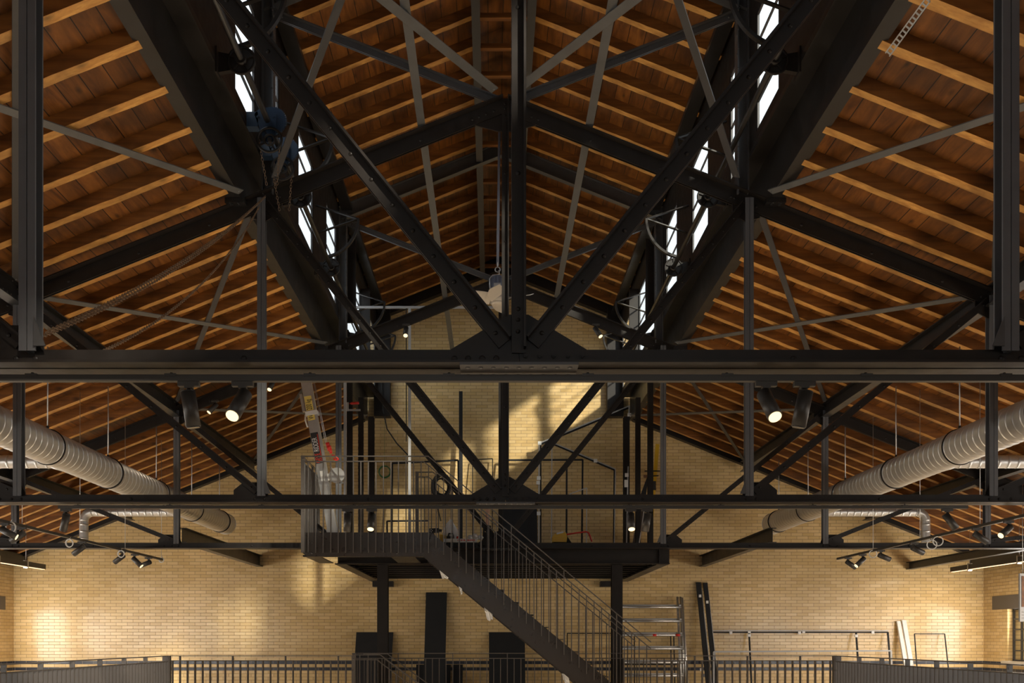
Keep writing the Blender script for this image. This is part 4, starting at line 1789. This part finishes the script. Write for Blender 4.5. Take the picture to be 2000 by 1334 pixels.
blocks(t, P, [(1054, 866), (1052, 934), (1051, 943), (1052, 1003), (1229, 811), (1224, 928), (1223, 941), (1223, 948)])
leaner([[(1056, 1065), (1056, 868), (1227, 797)]], YB - .22, YTp - .02, 'metal_profile', 'black sloping profile fixed behind the largest frame', 'profile', MATTE, .03, .03)
t, P = leaner([[(1077, 1065), (1078, 864), (1202, 916), (1199, 1065)]], YB - .12, YTp - .02, 'steel_framework', 'frame whose top slopes down to the window side, pale edged', 'frame', LGREY, .018, .02, gf)
blocks(t, P, [(1163, 900)])
leaner([[(1082, 868), (1200, 918), (1198, 1065)]], YB - .10, YTp, 'metal_profile', 'black bent profile lying along the down-sloping frame', 'profile', MATTE, .03, .03)
leaner([[(1112, 965), (1146, 953), (1145, 1065)]], YB - .3, YB, 'steel_framework', 'small low frame with a slanted top, pale edge, behind the red handle', 'frame', LGREY, .018, .02, gf)

# closed black panel behind the platform truss centre
a, b = W(982, 1065, 19.4), W(1049, 986, 19.75)
m = MB()
m.prof([(a.y, PZ), (b.y, b.z), (b.y + .03, b.z), (a.y + .03, PZ)], (a.x, 0, 0), (b.x, 0, 0), YA, ZA)
tag(m.build('black_board', MATTE), 'square matt black panel leaning at the middle of the platform wall', 'panel')

# ------------------------------------------------------------------ tools and loose things on the platform
t = thing('floor_grinder', 'yellow floor machine with a long bent red handle lying on the platform', 'machine', W(1095, 1065, 16.4))
c = W(1093, 1050, 16.4)
m = MB()
pts = [(-.13, -.085), (.11, -.085), (.12, .0), (.10, .075), (.02, .085), (-.08, .06), (-.13, .0)]
m.prof(pts, c - YA * .11, c + YA * .11, XA, ZA)
m.build('body', YELLOW, t)
m = MB()
m.prof([(-.06, .066), (.05, .094), (.06, .07), (-.06, .04)], c - YA * .118, c - YA * .105, XA, ZA)
m.build('top_plate', ZINC, t)
m = MB()
m.cyl((c.x + .1, c.y - .1, PZ + .09), (c.x + .1, c.y + .1, PZ + .09), .09, 20)
m.cyl((c.x - .08, c.y - .1, PZ + .09), (c.x - .08, c.y + .1, PZ + .09), .09, 20)
m.box(c.x - .1, c.x + .1, c.y - .07, c.y + .07, PZ + .08, c.z - .08)
m.prof([(.1, -.09), (.2, -.09), (.12, .03)], c - YA * .03, c + YA * .03, XA, ZA)
m.build('wheel', MATTE, t)
m = MB()
m.tube([c + Vector((.11, -.02, .05)), W(1125, 1041, 16.4), W(1144, 1038.5, 16.4), W(1149, 1040, 16.4), W(1152, 1046, 16.4), W(1156, 1058, 16.4)], .014, 10)
m.build('handle', RED, t)

t = thing('spirit_level', 'long yellow level leaning between the posts on the platform, clamp and white sticker on it', 'level', W(1269, 1062, 18.9))
p, q = Vector((W(1265, 0, 18.6).x, 18.6, PZ)), W(1284, 868, 19.55)
MB().bar(p, q, .075, .03, XA).build('bar', YELLOW, t)
lerp = lambda f: p.lerp(q, f)
MB().box(lerp(.46).x - .03, lerp(.46).x + .03, lerp(.46).y - .03, lerp(.46).y, lerp(.46).z - .09, lerp(.46).z + .09).build('sticker', WHITE, t)
MB().box(lerp(.64).x - .03, lerp(.64).x + .03, lerp(.64).y - .05, lerp(.64).y - .0, lerp(.64).z - .09, lerp(.64).z + .09).build('vial_block', INK, t)
t = thing('screw_clamp', 'dark screw clamp with a brown wooden handle holding the yellow level', 'clamp', lerp(.72) - YA * .1)
MB().bar(W(1259, 920, 18.9), W(1291, 920, 18.9), .022, .02).build('bar', BLACK, t)
m = MB()
m.cyl(W(1257, 930, 18.9), W(1268, 930, 18.9), .026, 12)
m.build('handle', mat('brown_wood_handle', (.16, .07, .03), .5), t)
MB().cyl(W(1268, 930, 18.9), W(1286, 929, 18.9), .012, 8).build('spindle', BLACK, t)
m = MB()
m.bar(Vector((W(1236, 0, 17.8).x, 17.8, PZ)), W(1256, 985, 19.2), .13, .025, XA)
tag(m.build('plank', LINT), 'grey brown plank leaning beside the white strip on the platform', 'plank')
m = MB()
m.bar(Vector((W(1244, 0, 17.4).x, 17.4, PZ)), W(1259, 990, 18.7), .018, .02, XA)
tag(m.build('batten', WHITE), 'thin white batten leaning against the grey brown plank', 'batten')
m = MB()
m.prof([(-.09, 0), (.02, 0), (.07, .38), (.05, .38)], W(1260, 966, 19.2), W(1260, 966, 19.23), XA, ZA)
tag(m.build('metal_bracket', MATTE), 'black triangular bracket standing by the screw clamp', 'bracket')

t = thing('waste_bag', 'crumpled white plastic bag standing on the platform behind the stair rail', 'bag', (W(878, 1056, 15.6).x, 15.6, PZ))
m = MB()
nseg, nr = 20, 9
cx = W(878, 1056, 15.6).x
rnd = random.Random(3)
vs, fs = [], []
prof = [(.10, 0), (.14, .05), (.145, .14), (.13, .24), (.105, .32), (.075, .38), (.05, .42), (.03, .45), (.01, .47)]
for k, (r, z) in enumerate(prof):
    for i in range(nseg):
        th = 2 * math.pi * i / nseg
        rr = r * (1 + .22 * math.sin(3 * th + z * 9) * (z / .5) + rnd.uniform(-.07, .07))
        vs.append((cx + .05 * z + rr * math.cos(th), 15.6 + rr * .8 * math.sin(th), PZ + z + .02 * math.sin(2 * th)))
for k in range(nr - 1):
    for i in range(nseg):
        fs.append((k * nseg + i, k * nseg + (i + 1) % nseg, (k + 1) * nseg + (i + 1) % nseg, (k + 1) * nseg + i))
fs.append(tuple((nr - 1) * nseg + i for i in range(nseg)))
fs.append(tuple(reversed(range(nseg))))
m.add(vs, fs, True)
m.build('bag_body', PAPER, t)
t = thing('tool_case', 'yellow and black tool case in front of the white bag', 'case', W(870, 1058, 15.42))
c = W(869, 1050, 15.42)
m = MB()
m.prof([(-.07, PZ - c.z), (.08, PZ - c.z), (.08, -.02), (.02, .03), (-.09, .06)], c, c + YA * .16, XA, ZA)
m.build('shell', YELLOW, t)
m = MB()
m.box(c.x + .03, c.x + .14, c.y - .02, c.y + .14, PZ, c.z + .02)
m.tube([c + Vector((.05, .05, .02)), c + Vector((.06, .05, .07)), c + Vector((.12, .05, .07)), c + Vector((.13, .05, .02))], .012, 8)
m.build('grip', INK, t)
t = thing('cordless_drill', 'black power tool lying on the top step of the stair', 'tool', W(848, 1040, 14.5))
c = W(850, 1037, 14.5)
m = MB()
m.cyl(c + Vector((-.09, 0, .0)), c + Vector((.06, 0, .01)), .035, 14)
m.cyl(c + Vector((.06, 0, .01)), c + Vector((.10, 0, .0)), .022, 12)
m.prof([(-.08, -.02), (-.03, -.02), (.0, -.07), (-.06, -.07)], c - YA * .02, c + YA * .02, XA, ZA)
m.build('body', MATTE, t)
m = MB()
for k in range(5):
    a = 2 * math.pi * k / 5
    m.dome((c.x - .06 + .018 * math.cos(a), c.y - .036, c.z + .018 * math.sin(a)), (0, -1, 0), .006)
m.build('logo_dots', WHITE, t)
t = thing('flat_carton', 'flat white carton with red printing lying on the platform truss chord', 'box', W(900, 1062, 15.3))
c0, c1 = W(866, 1062, 14.95), W(932, 1055, 14.95)
CZ = E + 1.487
MB().box(c0.x, c1.x, 14.9, 15.1, CZ, CZ + .055).build('carton', WHITE, t)
m = MB()
rnd = random.Random(5)
x = c0.x + .22
while x < c1.x - .05:
    wv = rnd.uniform(.008, .02)
    m.box(x, x + wv, 14.897, 14.9, CZ + .02, CZ + .04)
    x += wv + rnd.uniform(.003, .012)
m.build('print', REDINK, t)
m = MB()
c = W(900, 1053, 15.35)
m.cyl((c.x - .03, 15.0, CZ + .055), (c.x - .03, 15.0, CZ + .1), .03, 12, .022)
tag(m.build('red_cap', RED), 'small red cap standing on the flat carton', 'cap')
t = thing('cloth_bundle', 'grey and white crumpled rags lying beyond the flat carton', 'rags', W(925, 1056, 15.55))
m = MB()
for k, (px, py, r) in enumerate(((919, 1050, .05), (928, 1048, .055), (938, 1050, .05), (932, 1053, .045))):
    c = W(px, py, 15.03)
    vs, fs = [], []
    rnd = random.Random(k)
    for a in range(7):
        for b in range(12):
            ph, th = math.pi * a / 6, 2 * math.pi * b / 12
            rr = r * rnd.uniform(.75, 1.15)
            vs.append((c.x + rr * math.sin(ph) * math.cos(th), c.y + rr * math.sin(ph) * math.sin(th), max(CZ + .055, c.z + rr * .8 * math.cos(ph))))
    for a in range(6):
        for b in range(12):
            fs.append((a * 12 + b, (a + 1) * 12 + b, (a + 1) * 12 + (b + 1) % 12, a * 12 + (b + 1) % 12))
    m.add(vs, fs, True)
m.build('rag', PAPER, t)
t = thing('hand_saw_box', 'small black upright tool holder with an open window, next to a pale roll', 'tool', W(950, 1052, 15.7))
c = W(950, 1036, 15.7)
m = MB()
m.bar(c + Vector((-.05, 0, -.16)), c + Vector((-.035, 0, .10)), .03, .03, XA)
m.bar(c + Vector((.045, 0, -.16)), c + Vector((.06, 0, .06)), .03, .03, XA)
m.bar(c + Vector((-.05, 0, .09)), c + Vector((.07, 0, .06)), .03, .03, ZA)
m.box(c.x - .05, c.x + .05, c.y - .02, c.y + .02, PZ, c.z - .03)
m.build('holder', MATTE, t)
m = MB()
c = W(952, 1012, 15.8)
m.cyl((c.x, 15.8, PZ), (c.x, 15.8, c.z + .22), .035, 16)
tag(m.build('paper_roll', mat('salmon_paper', (.62, .36, .24), .7)), 'tall pinkish roll of paper standing behind the black tool holder', 'roll')

# cables
m = MB()
m.tube([W(744, 700, 19.7), W(745, 760, 19.72), W(748, 800, 19.8), W(756, 838, 19.85), W(775, 866, 19.88), W(797, 889, 19.9)], .013, 8)
tag(m.build('cable', INK), 'black cable hanging from the lantern wall and bending across the bricks', 'cable')
m = MB()
m.ring(W(751, 921, 19.9), (0, 1, 0.05), .115, .011, 28, 8)
m.ring(W(751.6, 922, 19.88), (0.1, 1, 0), .118, .011, 28, 8)
m.tube([W(751, 909, 19.9), W(751, 860, 19.92), W(752, 806, 19.94)], .003, 5)
tag(m.build('cord_coil', GREEN), 'coil of green cord hanging from a thread on the end wall', 'cord')
m = MB()
rnd = random.Random(11)
for k in range(9):
    c = W(863 + rnd.uniform(-2, 2), 947 + rnd.uniform(-2, 2), YS1 - .06 + .012 * k)
    R = .15 + rnd.uniform(-.03, .02)
    pts = []
    for i in range(28):
        th = 2 * math.pi * i / 28
        pts.append(c + Vector((R * .85 * math.sin(th), .01 * math.sin(2 * th + k), R * 1.05 * math.cos(th) - .02 * k / 4)))
    m.tube(pts, .011, 6, True)
m.tube([W(850, 955, YS1 - .02), W(852, 985, YS1), W(858, 1005, YS1), W(861, 1018, YS1)], .009, 6)
tag(m.build('cable_coil', INK), 'thick coil of black cable hung over the rear stair railing', 'cable')

# ------------------------------------------------------------------ ceiling fan on a chain
t = thing('ceiling_fan', 'hanging fan with a blue grey motor and pale blades beside the middle truss post', 'fan', W(972, 585, 13.6))
cf = W(972, 578, 13.6)
zr = lboard_z(0) - .3
MB().cyl(cf + ZA * .42, (cf.x + .03, cf.y, zr), .018, 10).build('suspension_cable', FANM, t)
m = MB()
m.ring(cf + ZA * .37, YA, .035, .008, 16, 6)
m.ring(cf + ZA * .44, XA, .03, .007, 16, 6)
m.tube([cf + Vector((-.10, 0, .03)), cf + Vector((-.11, 0, .24)), cf + Vector((-.07, 0, .29)), cf + Vector((.02, 0, .3)), cf + Vector((.02, 0, .36))], .012, 8)
m.build('bracket', ZINC, t)
m = MB()
m.cyl(cf + ZA * .0, cf + ZA * .25, .09, 24)
m.cyl(cf + ZA * .25, cf + ZA * .275, .09, 24, .06)
for k in range(12):
    a = 2 * math.pi * k / 12
    m.bar(cf + Vector((.092 * math.cos(a), .092 * math.sin(a), .02)), cf + Vector((.092 * math.cos(a), .092 * math.sin(a), .24)), .012, .012, YA)
m.build('motor', FANM, t)
MB().box(cf.x - .055, cf.x + .045, cf.y - .105, cf.y - .088, cf.z + .10, cf.z + .145).build('type_plate', LGREY, t)
m = MB()
m.cyl(cf - ZA * .10, cf - ZA * .0, .11, 24, .095)
m.cyl(cf - ZA * .125, cf - ZA * .10, .07, 24, .11)
m.build('hub', FANB, t)
for k, ang in enumerate((205, 335, 85, 265)):
    a = math.radians(ang)
    r_ = Vector((math.cos(a), math.sin(a), 0))
    tn = Vector((-math.sin(a), math.cos(a), 0))
    m = MB()
    n = 8
    vs = []
    for i in range(n + 1):
        f = i / n
        wdt = .05 + .06 * math.sin(math.pi * min(1, f * .8 + .12))
        c = cf - ZA * .06 + r_ * (.10 + .42 * f)
        tw = .05 * (1 - f * .4)
        for (u, v_) in ((-1, 0), (1, 0), (1, .008), (-1, .008)):
            vs.append(c + tn * wdt * u + ZA * (tw * u + v_))
    fs = []
    for i in range(n):
        for e in range(4):
            fs.append((4 * i + e, 4 * i + (e + 1) % 4, 4 * i + 4 + (e + 1) % 4, 4 * i + 4 + e))
    fs += [(3, 2, 1, 0), (4 * n, 4 * n + 1, 4 * n + 2, 4 * n + 3)]
    m.add(vs, fs)
    m.build('blade', FANB, t)

# ------------------------------------------------------------------ things on the mezzanine against the end wall
def lean_board(px0, px1, ytop, name, label, cat, material, Yf=19.45, Yt=19.93, th=.03, dx=0, zb_=0.0):
    a, b = W(px0, ytop, Yt), W(px1, ytop, Yt)
    m = MB()
    ex = dx * Yt / F
    v = [(a.x + ex, Yf, zb_), (b.x + ex, Yf, zb_), (b.x + ex, Yf + th, zb_), (a.x + ex, Yf + th, zb_),
         (a.x, Yt, a.z), (b.x, Yt, a.z), (b.x, Yt + th, a.z), (a.x, Yt + th, a.z)]
    m.add(v, [(3, 2, 1, 0), (4, 5, 6, 7), (0, 1, 5, 4), (1, 2, 6, 5), (2, 3, 7, 6), (3, 0, 4, 7)])
    return tag(m.build(name, material), label, cat, None)


lean_board(696, 768, 1235, 'black_board', 'wide matt black board leaning on the wall behind the front platform post', 'board', MATTE, dx=-3)
lean_board(832, 873, 1157, 'black_board', 'tallest narrow black board leaning on the wall under the platform', 'board', MATTE, dx=-3)
lean_board(955, 1025, 1235, 'black_board', 'matt black board leaning on the wall where the stair crosses it', 'board', MATTE, dx=0)
lean_board(813, 880, 1298, 'black_board', 'low black board behind the tallest narrow one', 'board', MATTE, Yt=19.95, Yf=19.6)
lean_board(884, 904, 1298, 'black_board', 'narrow low black board just beside the low one', 'board', MATTE, Yt=19.95, Yf=19.6)
for k, (p0, p1, top) in enumerate(((1360, 1369, 1137), (1374, 1382, 1138))):
    o = lean_board(p0, p1, top, 'black_profile', 'tall black profile leaning right of the scaffold frame, %s of the two' % ('first' if k == 0 else 'second'), 'profile', MATTE, Yf=19.2, dx=9, th=.06)
    x0 = W(p1, top, 19.9).x
    for (px, py) in (((1367, 1164), (1369, 1308)) if k == 0 else ((1381, 1176), (1375, 1319))):
        c = W(px, py, 19.35 + .5 * (1380 - py) / 240)
        MB().box(c.x - .022, c.x + .022, c.y - .03, c.y, c.z - .028, c.z + .028).build('tape_patch', WHITE, o)
    p = MB()
    p.bar(Vector((x0 + .013, 19.9, W(0, top + 14, 19.9).z)), Vector((x0 + .013 + 9 * 20 / F, 19.18, 0.0)), .012, .012, XA)
    p.build('bare_edge', LGREY, o)
for k, (p0, p1, top) in enumerate(((1752, 1759, 1213), (1762, 1770, 1211))):
    lean_board(p0, p1, top, 'white_strip', 'white strip leaning on the wall towards the windows, %s of the pair' % ('shorter' if k == 0 else 'taller'), 'strip', WHITE, dx=9, th=.05)

gm = 'frames leaning on the mezzanine wall'
Yb2, Yt2 = 19.3, 19.88
t, P = leaner([[(1392, 1380), (1390, 1235), (1734, 1235), (1746, 1380)], [(1463, 1236), (1470, 1380)], [(1672, 1236), (1682, 1380)]], Yb2, Yt2, 'steel_framework', 'long black frame with two inner uprights leaning low on the wall', 'frame', MATTE, .03, .03, gm)
blocks(t, P, [(1463, 1234), (1463, 1241), (1427, 1236), (1569, 1234), (1561, 1236), (1704, 1235), (1672, 1242)], .028)
leaner([[(1391, 1232), (1735, 1232)]], Yt2 - .02, Yt2, 'edge_strip', 'pale thin strip along the top of the long black frame', 'strip', LGREY, .02, .02)
leaner([[(1394, 1380), (1394, 1273), (1740, 1271), (1745, 1380)]], Yb2 - .3, Yb2 - .08, 'steel_framework', 'pale grey lower frame standing in front of the long black one', 'frame', LGREY, .03, .03, gm)
leaner([[(1797, 1380), (1786, 1238), (1845, 1238), (1861, 1380)]], Yb2, Yt2, 'steel_framework', 'small thin black frame leaning nearest the corner with the window', 'frame', MATTE, .018, .02, gm)
leaner([[(1108, 1380), (1108, 1237), (1330, 1237), (1332, 1380)]], Yb2 + .1, Yt2 + .04, 'steel_framework', 'thin black frame behind the stair foot and the scaffold rungs', 'frame', MATTE, .02, .02, gm)
leaner([[(1239, 1380), (1239, 1243)], [(1310, 1243), (1312, 1380)], [(1316, 1243), (1319, 1380)], [(1218, 1298), (1322, 1298)]], Yb2 + .12, Yt2 + .03, 'steel_framework', 'black frame with close uprights behind the scaffold rungs', 'frame', MATTE, .02, .02, gm)

# scaffold end frames
t = thing('scaffold', 'dull aluminium scaffold frame of rungs leaning on the wall behind the stair foot', 'scaffold', W(1270, 1380, 19.3))


def SP(px, py, off=0.0):
    Y = 19.15 + .65 * (1380 - py) / (1380 - 1165) + off
    return W(px, py, Y)


for (pa, pb, off) in ((1323, 1332, 0), (1332, 1345, -.06), (1329, 1337, .05)):
    MB().cyl(SP(pb, 1380, off), SP(pa, 1166 if off >= 0 else 1168, off), .026, 14).build('upright', ALU, t)
for (pa, pb, off) in ((1203, 1199, 0), (1208, 1204, -.06)):
    MB().cyl(SP(pb, 1380, off), SP(pa, 1168, off), .026, 14).build('upright', ALU, t)
for k, py in enumerate((1186, 1213, 1240.5, 1267, 1294, 1320)):
    MB().cyl(SP(1203, py, -.05), SP(1334 + k * .9, py, -.05), .024, 14).build('rung', ALU, t)
    MB().cyl(SP(1203, py - 3.5, .03), SP(1330 + k * .9, py - 3.5, .03), .02, 12).build('rung', LGREY, t)
for (pa, pb) in ((1275, 1282), (1320, 1328)):
    m = MB()
    m.cyl(SP(pa, 1240.5, -.052), SP(pb, 1240.5, -.052), .0255, 14)
    m.build('red_band', RED, t)

# framed notice hanging by the window
t = thing('notice_board', 'pale framed notice panel hanging in front of the side window at the photo edge', 'panel', W(2010, 1214, 14.5))
c0, c1 = W(1992, 1214, 14.5), W(2050, 1120, 14.5)
MB().box(c0.x, c1.x, 14.5, 14.54, c0.z, c1.z).build('board', LGREY, t)
MB().box(c0.x + .025, c1.x - .03, 14.494, 14.5, c0.z + .22, c1.z - .04).build('picture', BOARDW, t)
m = MB()
for k in range(3):
    m.box(c0.x + .025, c1.x - .05, 14.497, 14.5, c0.z + .14 - .045 * k, c0.z + .146 - .045 * k)
m.build('text_line', LINT, t)
m = MB()
m.tube([(c0.x + .05, 14.52, c1.z), (c0.x + .05, 14.52, E + 1.6), (c0.x + .05, 14.52, board_z(8.2) - .1)], .004, 6)
m.build('wire', ZINC, t)
m = MB()
for k in range(5):
    m.tube([Vector((c0.x + .03 + .03 * k, 14.52, c1.z)), Vector((c0.x + .02 + .035 * k, 14.52, c1.z + .05)), Vector((c0.x + .03 + .03 * k + .01, 14.52, c1.z + .08))], .004, 5)
m.build('hook', RUST, t)
# perforated strip below the right slope
m = MB()
a, b = W(1812, 0, 6.5), W(1734, 106, 6.9)
d = (b - a).normalized()
side = d.cross(YA).normalized()
for sg in (-1, 1):
    m.bar(a + side * sg * .018, b + side * sg * .018, .008, .016, side)
L = (b - a).length
k = 0
while k * .035 < L:
    c = a + d * k * .035
    m.bar(c - side * .018, c + side * .018, .012, .004, d)
    k += 1
tag(m.build('perforated_strip', LGREY), 'pale perforated metal strip hanging below the boards beside the lantern girder', 'strip')
